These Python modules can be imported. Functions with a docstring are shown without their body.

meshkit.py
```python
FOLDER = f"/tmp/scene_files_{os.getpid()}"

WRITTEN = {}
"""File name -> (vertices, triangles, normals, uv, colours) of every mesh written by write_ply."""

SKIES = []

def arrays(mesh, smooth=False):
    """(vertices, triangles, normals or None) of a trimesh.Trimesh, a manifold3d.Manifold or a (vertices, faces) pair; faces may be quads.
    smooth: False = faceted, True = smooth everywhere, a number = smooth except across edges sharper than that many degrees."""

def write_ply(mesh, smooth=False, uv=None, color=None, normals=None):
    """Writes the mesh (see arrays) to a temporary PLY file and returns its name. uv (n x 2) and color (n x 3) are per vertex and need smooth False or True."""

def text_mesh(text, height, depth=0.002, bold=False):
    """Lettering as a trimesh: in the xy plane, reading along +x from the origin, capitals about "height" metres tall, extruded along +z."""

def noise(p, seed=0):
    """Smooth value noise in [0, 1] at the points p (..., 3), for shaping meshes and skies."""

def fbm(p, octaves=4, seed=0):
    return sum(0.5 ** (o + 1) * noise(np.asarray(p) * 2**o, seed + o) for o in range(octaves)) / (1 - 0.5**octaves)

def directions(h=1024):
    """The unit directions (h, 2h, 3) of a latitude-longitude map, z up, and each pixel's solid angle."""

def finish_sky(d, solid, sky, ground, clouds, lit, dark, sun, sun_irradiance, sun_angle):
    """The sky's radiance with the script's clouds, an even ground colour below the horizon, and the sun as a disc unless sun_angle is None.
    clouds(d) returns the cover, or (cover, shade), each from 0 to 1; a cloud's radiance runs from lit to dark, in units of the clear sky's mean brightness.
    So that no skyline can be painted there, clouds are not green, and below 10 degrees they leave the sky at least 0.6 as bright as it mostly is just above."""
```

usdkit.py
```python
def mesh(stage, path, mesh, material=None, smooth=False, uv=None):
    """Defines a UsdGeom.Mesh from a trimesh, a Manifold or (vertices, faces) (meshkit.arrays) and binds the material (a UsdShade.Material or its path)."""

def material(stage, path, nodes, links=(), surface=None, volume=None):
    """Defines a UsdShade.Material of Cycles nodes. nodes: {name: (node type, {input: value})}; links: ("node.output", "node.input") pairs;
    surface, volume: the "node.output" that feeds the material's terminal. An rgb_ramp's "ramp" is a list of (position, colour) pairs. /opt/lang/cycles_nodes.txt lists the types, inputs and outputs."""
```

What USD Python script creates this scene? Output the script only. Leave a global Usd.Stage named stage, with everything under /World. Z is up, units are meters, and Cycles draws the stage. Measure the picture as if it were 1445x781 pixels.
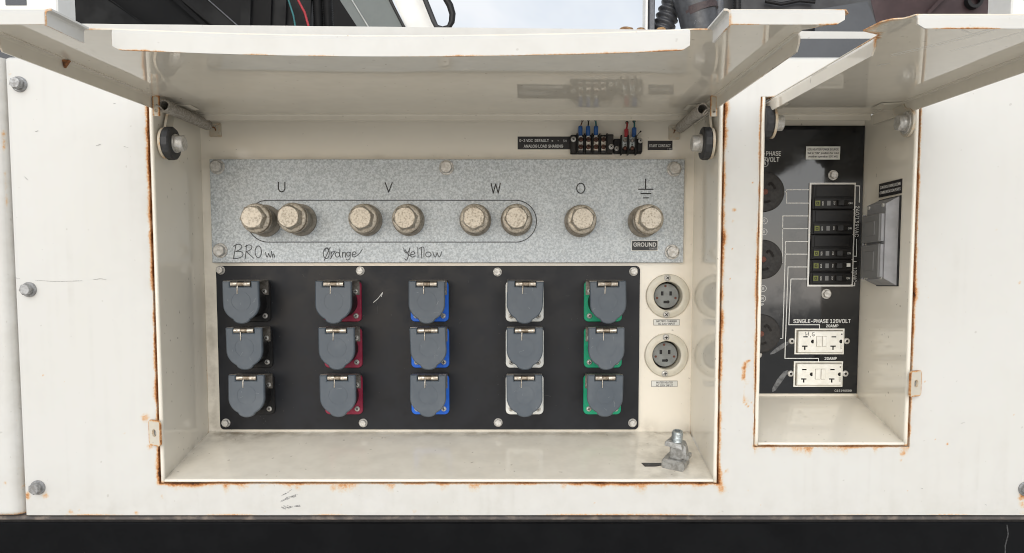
import math
import numpy as np
import trimesh
import shapely
from shapely.geometry import Polygon, LineString, Point, box as sbox
from shapely import affinity
import meshkit
import usdkit
from pxr import Usd, UsdGeom, UsdLux, UsdShade, Sdf, Gf, Vt

stage = Usd.Stage.CreateInMemory()
UsdGeom.SetStageUpAxis(stage, UsdGeom.Tokens.z)
UsdGeom.SetStageMetersPerUnit(stage, 1.0)
UsdGeom.Xform.Define(stage, "/World")
UsdGeom.Scope.Define(stage, "/World/Looks")
PI = math.pi

# ------------------------------------------------------------------ camera, sky, sun, exposure
FPX, PPX, PPY, CAMY, TILT = 1090.0, 735.0, 476.0, -950.0, math.radians(4.0)   # mm in front of the sheet-metal face y = 0
cam = UsdGeom.Camera.Define(stage, "/World/camera")
ct, st_ = math.cos(TILT), math.sin(TILT)
cam.AddTransformOp().Set(Gf.Matrix4d(1, 0, 0, 0, 0, st_, ct, 0, 0, -ct, st_, 0, 0, CAMY / 1000, 0, 1))
cam.CreateHorizontalApertureAttr(36.0)
cam.CreateVerticalApertureAttr(36.0 * 553 / 1024)
cam.CreateFocalLengthAttr(36.0 * FPX / 1445)
cam.CreateHorizontalApertureOffsetAttr((722.5 - PPX) * 36 / 1445)
cam.CreateVerticalApertureOffsetAttr((PPY - 390.5) * 36 / 1445)
cam.CreateClippingRangeAttr(Gf.Vec2f(0.02, 500))
cam.CreateExposureAttr(0.70)

SUN_EL, SUN_AZ = math.radians(14), math.radians(186)      # direction towards the sun: behind the camera, a little left
sun_dir = np.array([math.cos(SUN_EL) * math.sin(SUN_AZ), math.cos(SUN_EL) * math.cos(SUN_AZ), math.sin(SUN_EL)])
sky_mat = usdkit.material(stage, "/World/Looks/sky", {
    "sky": ("sky_texture", {"sky_type": "single_scattering", "sun_disc": False, "sun_elevation": SUN_EL, "sun_rotation": math.atan2(sun_dir[0], sun_dir[1]), "altitude": 100.0}),
    "geo": ("texture_coordinate", {}),
    "n": ("noise_texture", {"scale": 2.2, "detail": 6.0, "roughness": 0.55, "distortion": 0.4}),
    "r": ("rgb_ramp", {"ramp": [(0.0, (0.45,) * 3), (0.38, (0.5,) * 3), (0.56, (1, 1, 1)), (1.0, (1, 1, 1))]}),
    "m": ("mix_color", {"b": (6.6, 6.8, 7.1), "use_clamp": False}),
    "bg": ("background_shader", {"strength": 0.085}),
}, [("geo.generated", "n.vector"), ("n.fac", "r.fac"), ("r.color", "m.fac"), ("sky.color", "m.a"), ("m.result", "bg.color")], surface="bg.background")
dome = UsdLux.DomeLight.Define(stage, "/World/sky")
dome.CreateIntensityAttr(1.0)
UsdShade.MaterialBindingAPI.Apply(dome.GetPrim()).Bind(sky_mat)
dome.GetPrim().SetCustomDataByKey("kind", "structure")
sun = UsdLux.DistantLight.Define(stage, "/World/sun")
sun.CreateIntensityAttr(0.4)
sun.CreateAngleAttr(64.0)
sun.CreateNormalizeAttr(True)
sun.CreateColorAttr(Gf.Vec3f(1.0, 0.995, 0.98))
zax = Gf.Vec3d(*sun_dir)
xax = Gf.Cross(Gf.Vec3d(0, 0, 1), zax).GetNormalized()
yax = Gf.Cross(zax, xax)
sun.AddTransformOp().Set(Gf.Matrix4d(*xax, 0, *yax, 0, *zax, 0, 0, 0, 0, 1))


def at(px, py, Y):
    """x and z (mm) where the sight line through a measured point of the photograph meets the upright plane y = Y."""
    a, b = (px - PPX) / FPX, (PPY - py) / FPX
    t = (Y - CAMY) / (ct + b * st_)
    return a * t, (b * ct - st_) * t


def atx(px, Y): return at(px, 400, Y)[0]
def atz(py, Y): return at(735, py, Y)[1]


# ------------------------------------------------------------------ writing prims
_used = {}


def numbered(parent, name):
    k = _used.get((parent, name), 0)
    _used[(parent, name)] = k + 1
    return f"{parent}/{name}" + (f"_{k:03d}" if k else "")


def thing(name, label=None, cat=None, group=None, kind=None, loc=(0, 0, 0)):
    path = numbered("/World", name)
    x = UsdGeom.Xform.Define(stage, path)
    if any(loc):
        x.AddTranslateOp().Set(Gf.Vec3d(*(float(c) / 1000 for c in loc)))
    x.GetPrim().SetCustomDataByKey("_loc", Gf.Vec3d(*(float(c) for c in loc)))
    for k, v in (("label", label), ("category", cat), ("group", group), ("kind", kind)):
        if v:
            x.GetPrim().SetCustomDataByKey(k, v)
    return path


_locs = {}


def part(parent, name, mesh, mat, smooth=False, wear=None, label=None, kind=None):
    """One Mesh prim under parent, from a mesh given in millimetres of the place."""
    path = numbered(parent, name)
    v, f, n = meshkit.arrays(mesh, smooth)
    top = "/".join(parent.split("/")[:3])
    loc = stage.GetPrimAtPath(top).GetCustomDataByKey("_loc") if parent != "/World" else None
    loc = np.array(loc) if loc is not None else np.zeros(3)
    vw = np.asarray(v, float)
    m = UsdGeom.Mesh.Define(stage, path)
    m.CreatePointsAttr(Vt.Vec3fArray.FromNumpy(((vw - loc) / 1000).astype(np.float32)))
    m.CreateFaceVertexCountsAttr(Vt.IntArray.FromNumpy(np.full(len(f), 3, np.int32)))
    m.CreateFaceVertexIndicesAttr(Vt.IntArray.FromNumpy(np.asarray(f).astype(np.int32).ravel()))
    m.CreateSubdivisionSchemeAttr("none")
    if n is not None:
        m.CreateNormalsAttr(Vt.Vec3fArray.FromNumpy(np.asarray(n).astype(np.float32)))
        m.SetNormalsInterpolation("vertex")
    if wear is not None:
        w = wear(vw)
        c = np.zeros((len(vw), 3), np.float32)
        c[:, :w.shape[1]] = np.clip(w, 0, 1.5)
        UsdGeom.PrimvarsAPI(m).CreatePrimvar("wear", Sdf.ValueTypeNames.Color3fArray, "vertex").Set(Vt.Vec3fArray.FromNumpy(c))
    UsdShade.MaterialBindingAPI.Apply(m.GetPrim()).Bind(mat)
    if label:
        m.GetPrim().SetCustomDataByKey("label", label)
    if kind:
        m.GetPrim().SetCustomDataByKey("kind", kind)
    return path


def solo(name, label, cat, mesh, mat, group=None, kind=None, **kw):
    p = part("/World", name, mesh, mat, **kw)
    for k, v in (("label", label), ("category", cat), ("group", group), ("kind", kind)):
        if v:
            stage.GetPrimAtPath(p).SetCustomDataByKey(k, v)
    return p


# ------------------------------------------------------------------ shapes (millimetres)
cat = trimesh.util.concatenate


def hull(points):
    return trimesh.convex.convex_hull(np.asarray(points, float))


def bx(x0, x1, y0, y1, z0, z1, b=0.0):
    if b <= 0:
        return trimesh.creation.box(bounds=[[x0, y0, z0], [x1, y1, z1]])
    p = []
    for x in (x0, x1):
        for y in (y0, y1):
            for z in (z0, z1):
                sx, sy, sz = (1 if x == x0 else -1) * b, (1 if y == y0 else -1) * b, (1 if z == z0 else -1) * b
                p += [(x, y + sy, z + sz), (x + sx, y, z + sz), (x + sx, y + sy, z)]
    return hull(p)


def prism(poly, y0, y1):
    """A polygon in (x, z) extruded between the depths y0 (near) and y1."""
    parts = []
    for g in getattr(poly, "geoms", [poly]):
        if g.is_empty or g.area < 1e-4:
            continue
        m = trimesh.creation.extrude_polygon(g, y1 - y0, engine="earcut")
        v = m.vertices
        m.vertices = np.c_[v[:, 0], y1 - v[:, 2], v[:, 1]]
        parts.append(m)
    return cat(parts)


def bevelled(poly, y0, y1, b):
    """A polygon in (x, z) extruded between y0 (near) and y1 with its near rim bevelled by b."""
    poly = shapely.geometry.polygon.orient(poly)
    c = np.array(poly.exterior.coords)[:-1]
    e0, e1 = c - np.roll(c, 1, 0), np.roll(c, -1, 0) - c
    e0, e1 = e0 / np.linalg.norm(e0, axis=1, keepdims=True), e1 / np.linalg.norm(e1, axis=1, keepdims=True)
    n = np.c_[-e0[:, 1], e0[:, 0]] + np.c_[-e1[:, 1], e1[:, 0]]
    n /= np.maximum((n * n).sum(1, keepdims=True) / 2, .5)
    q = c + n * b
    v2, f2 = trimesh.creation.triangulate_polygon(Polygon(q), engine="earcut")
    N_ = len(c)
    V = np.vstack([np.c_[c[:, 0], np.full(N_, y1), c[:, 1]], np.c_[c[:, 0], np.full(N_, y0 + b), c[:, 1]], np.c_[q[:, 0], np.full(N_, y0), q[:, 1]], np.c_[v2[:, 0], np.full(len(v2), y0), v2[:, 1]], np.c_[v2[:, 0], np.full(len(v2), y1), v2[:, 1]]])
    k = np.arange(N_)
    k1 = (k + 1) % N_
    F = [np.c_[k, k + N_, k1 + N_], np.c_[k, k1 + N_, k1], np.c_[k + N_, k + 2 * N_, k1 + 2 * N_], np.c_[k + N_, k1 + 2 * N_, k1 + N_], np.asarray(f2) + 3 * N_]
    m = trimesh.Trimesh(V, np.vstack(F), process=False)
    m.merge_vertices()
    m.fix_normals()
    return m


def spline(p, n=6):
    p = np.asarray(p, float)
    if len(p) < 3:
        return p
    q = np.vstack([2 * p[0] - p[1], p, 2 * p[-1] - p[-2]])
    out = []
    for i in range(1, len(q) - 2):
        for t in np.linspace(0, 1, n, endpoint=False):
            out.append(.5 * ((2 * q[i]) + (-q[i - 1] + q[i + 1]) * t + (2 * q[i - 1] - 5 * q[i] + 4 * q[i + 1] - q[i + 2]) * t * t + (-q[i - 1] + 3 * q[i] - 3 * q[i + 1] + q[i + 2]) * t ** 3))
    return np.vstack(out + [p[-1]])


def rounded(x0, x1, z0, z1, r, n=6):
    return sbox(x0 + r, z0 + r, x1 - r, z1 - r).buffer(r, quad_segs=n)


def chamfered(poly, y0, y1, b):
    """prism whose near rim (y0) is chamfered by b; convex outlines only."""
    a = np.array(poly.exterior.coords)[:-1]
    s = np.array(poly.buffer(-b, join_style="mitre").exterior.coords)[:-1]
    return hull([(x, y1, z) for x, z in a] + [(x, y0 + b, z) for x, z in a] + [(x, y0, z) for x, z in s])


def lathe(profile, x, z, seg=32, y=0.0):
    """profile of (radius, y) turned about an axis that runs along y through (x, z)."""
    m = trimesh.creation.revolve([(r, -yy) for r, yy in profile], sections=seg)
    v = m.vertices
    m.vertices = np.c_[v[:, 0] + x, y - v[:, 2], v[:, 1] + z]
    m.fix_normals()
    return m


def cyl(p0, p1, r, seg=16, r1=None):
    p0, p1 = np.asarray(p0, float), np.asarray(p1, float)
    L = np.linalg.norm(p1 - p0)
    m = trimesh.creation.revolve([(0, 0), (r, 0), (r if r1 is None else r1, L), (0, L)], sections=seg)
    m.apply_transform(trimesh.geometry.align_vectors([0, 0, 1], (p1 - p0) / L))
    m.apply_translation(p0)
    return m


def tube(pts, r, seg=8, closed_ends=True):
    """A round tube along a polyline; r a number or one per point."""
    P = np.asarray(pts, float)
    R = np.full(len(P), r, float) if np.ndim(r) == 0 else np.asarray(r, float)
    T = np.gradient(P, axis=0)
    T /= np.linalg.norm(T, axis=1, keepdims=True)
    a = np.array([0, 0, 1.0]) if abs(T[0][2]) < 0.9 else np.array([1.0, 0, 0])
    V = []
    for p, t, rr in zip(P, T, R):
        a = a - t * (a @ t)
        a /= np.linalg.norm(a)
        b = np.cross(t, a)
        for k in range(seg):
            w = 2 * PI * k / seg
            V.append(p + rr * (math.cos(w) * a + math.sin(w) * b))
    F = []
    for i in range(len(P) - 1):
        for k in range(seg):
            q = (i * seg + k, i * seg + (k + 1) % seg, (i + 1) * seg + (k + 1) % seg, (i + 1) * seg + k)
            F += [(q[0], q[1], q[2]), (q[0], q[2], q[3])]
    if closed_ends:
        V += [P[0], P[-1]]
        n = len(P) * seg
        for k in range(seg):
            F += [(n, (k + 1) % seg, k), (n + 1, n - seg + k, n - seg + (k + 1) % seg)]
    return trimesh.Trimesh(V, F, process=False)


def turn(m, c, axis, deg):
    m.apply_transform(trimesh.transformations.rotation_matrix(math.radians(deg), axis, c))
    return m


def hexhead(x, z, y, af, h, rot=0.0):
    """A hexagon bolt head with a rounded crown: seated on depth y, its face towards the viewer."""
    R = af / math.sqrt(3)
    p = []
    for k in range(6):
        w = rot + k * PI / 3
        p += [(x + R * math.cos(w), y, z + R * math.sin(w)), (x + R * math.cos(w), y - h * 0.84, z + R * math.sin(w))]
    for k in range(24):
        w = k * PI / 12
        p.append((x + 0.465 * af * math.cos(w), y - h, z + 0.465 * af * math.sin(w)))
    return hull(p)


def washer(x, z, y, r, t=1.5, inner=0.0):
    return lathe([(inner, 0), (r, 0), (r, -t * 0.6), (r - t * 0.4, -t), (inner, -t)], x, z, 32, y)


def panhead(x, z, y, r, h):
    """A pan head screw with a cross recess."""
    m = lathe([(0, 0), (r, 0), (r, -h * .45), (r * .8, -h * .85), (r * .5, -h), (0, -h)], x, z, 20, y)
    return m


def cross(x, z, y, r, rot=0.4):
    c = sbox(-r * .55, -r * .13, r * .55, r * .13).union(sbox(-r * .13, -r * .55, r * .13, r * .55))
    return prism(affinity.translate(affinity.rotate(c, math.degrees(rot), origin=(0, 0)), x, z), y - .12, y + .1)


def bend(pts, length, plane, th=1.6, step=None, r=None):
    """A folded sheet: the open line pts in a plane, thickened, drawn along the third axis from length[0] to length[1]."""
    ln = LineString(pts)
    poly = ln.buffer(th / 2, cap_style="flat", join_style="round", quad_segs=4)
    m = trimesh.creation.extrude_polygon(poly, length[1] - length[0], engine="earcut")
    v = m.vertices.copy()
    if plane == "yz":
        m.vertices = np.c_[v[:, 2] + length[0], v[:, 0], v[:, 1]]
    else:                                                            # xz
        m.vertices = np.c_[v[:, 0], length[1] - v[:, 2], v[:, 1]]
    if step:
        m = m.subdivide_to_size(step, max_iter=12)
    m.fix_normals()
    return m


def lofted(pts, along, axis):
    """An open line drawn along an axis as a grid of quads. axis z: pts are (x, y); axis x: pts are (y, z)."""
    P, A = np.asarray(pts, float), np.asarray(along, float)
    if axis == "z":
        V = np.array([(x, y, a) for a in A for x, y in P])
    else:
        V = np.array([(a, y, z) for a in A for y, z in P])
    n = len(P)
    F = []
    for i in range(len(A) - 1):
        for k in range(n - 1):
            q = i * n + k
            F += [(q, q + 1, q + n + 1), (q, q + n + 1, q + n)]
    return trimesh.Trimesh(V, F, process=False)


def lines(a, b, step):
    return np.linspace(a, b, max(2, int(math.ceil(abs(b - a) / step)) + 1))


def fine(values, marks, reach=9, step=1.3):
    out = list(values)
    for m in marks:
        out += list(np.arange(m - reach, m + reach + .01, step)) + [m]
    lo, hi = min(values), max(values)
    out = np.unique(np.round([v for v in out if lo <= v <= hi], 3))
    keep = [out[0]]
    for v in out[1:]:
        if v - keep[-1] > 0.35 or v in marks:
            if v in marks and v - keep[-1] < 0.35 and keep[-1] not in marks:
                keep.pop()
            keep.append(v)
    return np.array(keep)


def grid_sheet(xs, zs, holes, y0, th, shift=None):
    """A sheet of quads in the plane y = y0 with rectangular holes (x0, x1, z0, z1), its edges folded back by th."""
    xs, zs = np.asarray(xs), np.asarray(zs)
    nx = len(xs)
    X, Z = np.meshgrid(xs, zs)
    V = np.c_[X.ravel(), np.full(X.size, y0), Z.ravel()]
    cx, cz = (xs[1:] + xs[:-1]) / 2, (zs[1:] + zs[:-1]) / 2
    keep = np.ones((len(cz), len(cx)), bool)
    for x0, x1, z0, z1 in holes:
        keep &= ~((cx[None] > x0) & (cx[None] < x1) & (cz[:, None] > z0) & (cz[:, None] < z1))
    jj, ii = np.nonzero(keep)
    q = jj * nx + ii
    F = np.vstack([np.c_[q, q + 1, q + nx + 1], np.c_[q, q + nx + 1, q + nx]])
    e = np.vstack([F[:, [0, 1]], F[:, [1, 2]], F[:, [2, 0]]])
    s = {tuple(x) for x in e}
    rim = np.array([x for x in e if (x[1], x[0]) not in s])
    if shift is not None:
        V = shift(V)
    off = len(V)
    W = V.copy()
    W[:, 1] += th
    V2 = np.vstack([V, W, V])                                       # own copies of the rim: a sharp fold
    a, b = rim[:, 0], rim[:, 1]
    F2 = np.vstack([F, np.c_[b + 2 * off, a + 2 * off, a + off], np.c_[b + 2 * off, a + off, b + off]])
    m = trimesh.Trimesh(V2, F2, process=False)
    m.remove_unreferenced_vertices()
    return m


def text(s, h, x, z, y, anchor="l", rot=0, depth=0.25, bold=False, wide=1.0, fit=None):
    """Lettering that faces the viewer: capitals h high, its foot at z, on depth y."""
    m = meshkit.text_mesh(s, h, depth, bold)
    m.vertices[:, 0] *= fit / (m.bounds[1][0] - m.bounds[0][0]) if fit else wide
    m.vertices[:, 0] -= m.bounds[0][0]
    w = m.bounds[1][0] + m.bounds[0][0]
    if anchor == "c":
        m.vertices[:, 0] -= w / 2
    elif anchor == "r":
        m.vertices[:, 0] -= m.bounds[1][0]
    if rot:
        turn(m, (0, 0, 0), (0, 0, 1), rot)
    v = m.vertices
    m.vertices = np.c_[v[:, 0] + x, y - v[:, 2], v[:, 1] + z]
    return m


def stroke(polylines, w, y, depth=0.25):
    g = shapely.union_all([LineString(p).buffer(w / 2, quad_segs=3) for p in polylines if len(p) > 1])
    return prism(g.simplify(0.03), y - depth, y + 0.05)


def ell(cx, cz, rx, rz, a0=0, a1=360, n=18):
    return [(cx + rx * math.cos(math.radians(a)), cz + rz * math.sin(math.radians(a))) for a in np.linspace(a0, a1, n)]


# ------------------------------------------------------------------ materials
def paint(name, base, rough=0.2, mottling=0.05, speck=0.22, dirtc=(0.24, 0.20, 0.145), peel=0.006, coat=0.0, spec=0.5):
    b = np.array(base)
    rust = [(0.0, (0.62, 0.48, 0.28, 0.0)), (0.12, (0.62, 0.46, 0.25, 0.0)), (0.22, (0.58, 0.37, 0.15, 0.24)), (0.36, (0.58, 0.265, 0.052, 0.68)),
            (0.54, (0.41, 0.150, 0.026, 0.92)), (0.82, (0.19, 0.066, 0.018, 1.0)), (1.0, (0.07, 0.030, 0.015, 1.0))]
    return usdkit.material(stage, f"/World/Looks/{name}", {
        "geo": ("geometry", {}),
        "w": ("attribute", {"attribute": "wear"}),
        "sep": ("separate_color", {}),
        "n1": ("noise_texture", {"scale": 340.0, "detail": 6.0, "roughness": 0.68}),
        "n2": ("noise_texture", {"scale": 38.0, "detail": 6.0, "roughness": 0.62}),
        "n4": ("noise_texture", {"scale": 7.0, "detail": 4.0}),
        "n5": ("noise_texture", {"scale": 160.0, "detail": 1.0}),
        "k1": ("math", {"math_type": "multiply_add", "value2": 1.9, "value3": -0.20}),
        "k2": ("math", {"math_type": "multiply", "use_clamp": True}),
        "ramp": ("rgb_ramp", {"ramp": rust}),
        "d1": ("map_range", {"range_type": "smoothstep", "from_min": 0.30, "from_max": 0.72, "to_min": 0.15, "to_max": 1.25, "clamp": True}),
        "d2": ("math", {"math_type": "multiply", "use_clamp": True}),
        "sp": ("map_range", {"range_type": "smoothstep", "from_min": 0.735, "from_max": 0.80, "to_min": 0.0, "to_max": speck, "clamp": True}),
        "m4": ("mix_color", {"a": tuple(b), "b": tuple(b * (1 - mottling) * np.array([1, .99, .95]))}),
        "ms": ("mix_color", {"b": (0.16, 0.12, 0.08)}),
        "md": ("mix_color", {"b": dirtc}),
        "mr": ("mix_color", {}),
        "ro1": ("math", {"math_type": "multiply_add", "value2": 0.5, "value3": rough}),
        "ro2": ("math", {"math_type": "multiply_add", "value2": 0.14, "use_clamp": True}),
        "bmp": ("bump", {"strength": 0.25, "distance": 0.0006}),
        "n6": ("noise_texture", {"scale": 420.0, "detail": 1.0}),
        "bh": ("math", {"math_type": "multiply_add", "value2": peel}),
        "p": ("principled_bsdf", {"ior": 1.5, "coat_weight": coat, "specular_ior_level": spec}),
    }, [("w.color", "sep.color"), ("geo.position", "n1.vector"), ("geo.position", "n2.vector"), ("geo.position", "n4.vector"), ("geo.position", "n5.vector"), ("geo.position", "n6.vector"),
        ("n1.fac", "k1.value1"), ("k1.value", "k2.value1"), ("sep.r", "k2.value2"), ("k2.value", "ramp.fac"),
        ("n2.fac", "d1.value"), ("d1.result", "d2.value1"), ("sep.g", "d2.value2"), ("n5.fac", "sp.value"),
        ("n4.fac", "m4.fac"), ("m4.result", "ms.a"), ("sp.result", "ms.fac"), ("ms.result", "md.a"), ("d2.value", "md.fac"),
        ("md.result", "mr.a"), ("ramp.color", "mr.b"), ("ramp.alpha", "mr.fac"), ("mr.result", "p.base_color"),
        ("ramp.alpha", "ro1.value1"), ("d2.value", "ro2.value1"), ("ro1.value", "ro2.value3"), ("ro2.value", "p.roughness"),
        ("n6.fac", "bh.value1"), ("ramp.alpha", "bh.value3"), ("bh.value", "bmp.height"), ("bmp.normal", "p.normal")], surface="p.BSDF")


def plain(name, base, rough=0.5, metallic=0.0, var=0.25, scale=200.0, second=None, bump=0.1, detail=4.0, lo=0.35, hi=0.65, rvar=0.1, edge=0.0, spec=0.5):
    """An even material with grain: base mixed towards a second colour by noise."""
    b = np.array(base)
    s = np.array(second) if second is not None else b * (1 - var)
    nodes = {
        "geo": ("geometry", {}),
        "n": ("noise_texture", {"scale": scale, "detail": detail, "roughness": 0.6}),
        "r": ("map_range", {"range_type": "smoothstep", "from_min": lo, "from_max": hi, "clamp": True}),
        "m": ("mix_color", {"a": tuple(b), "b": tuple(s)}),
        "rr": ("math", {"math_type": "multiply_add", "value2": rvar, "value3": rough}),
        "p": ("principled_bsdf", {"metallic": metallic, "specular_ior_level": spec}),
    }
    links = [("geo.position", "n.vector"), ("n.fac", "r.value"), ("r.result", "m.fac"), ("m.result", "p.base_color"), ("r.result", "rr.value1"), ("rr.value", "p.roughness")]
    if edge:
        nodes["bv"] = ("bevel", {"samples": 4, "radius": edge / 1000})
        links.append(("bv.bevel", "p.normal"))
    elif bump:
        nodes["bm"] = ("bump", {"strength": bump, "distance": 0.0005})
        links += [("n.fac", "bm.height"), ("bm.normal", "p.normal")]
    return usdkit.material(stage, f"/World/Looks/{name}", nodes, links, surface="p.BSDF")


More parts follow.
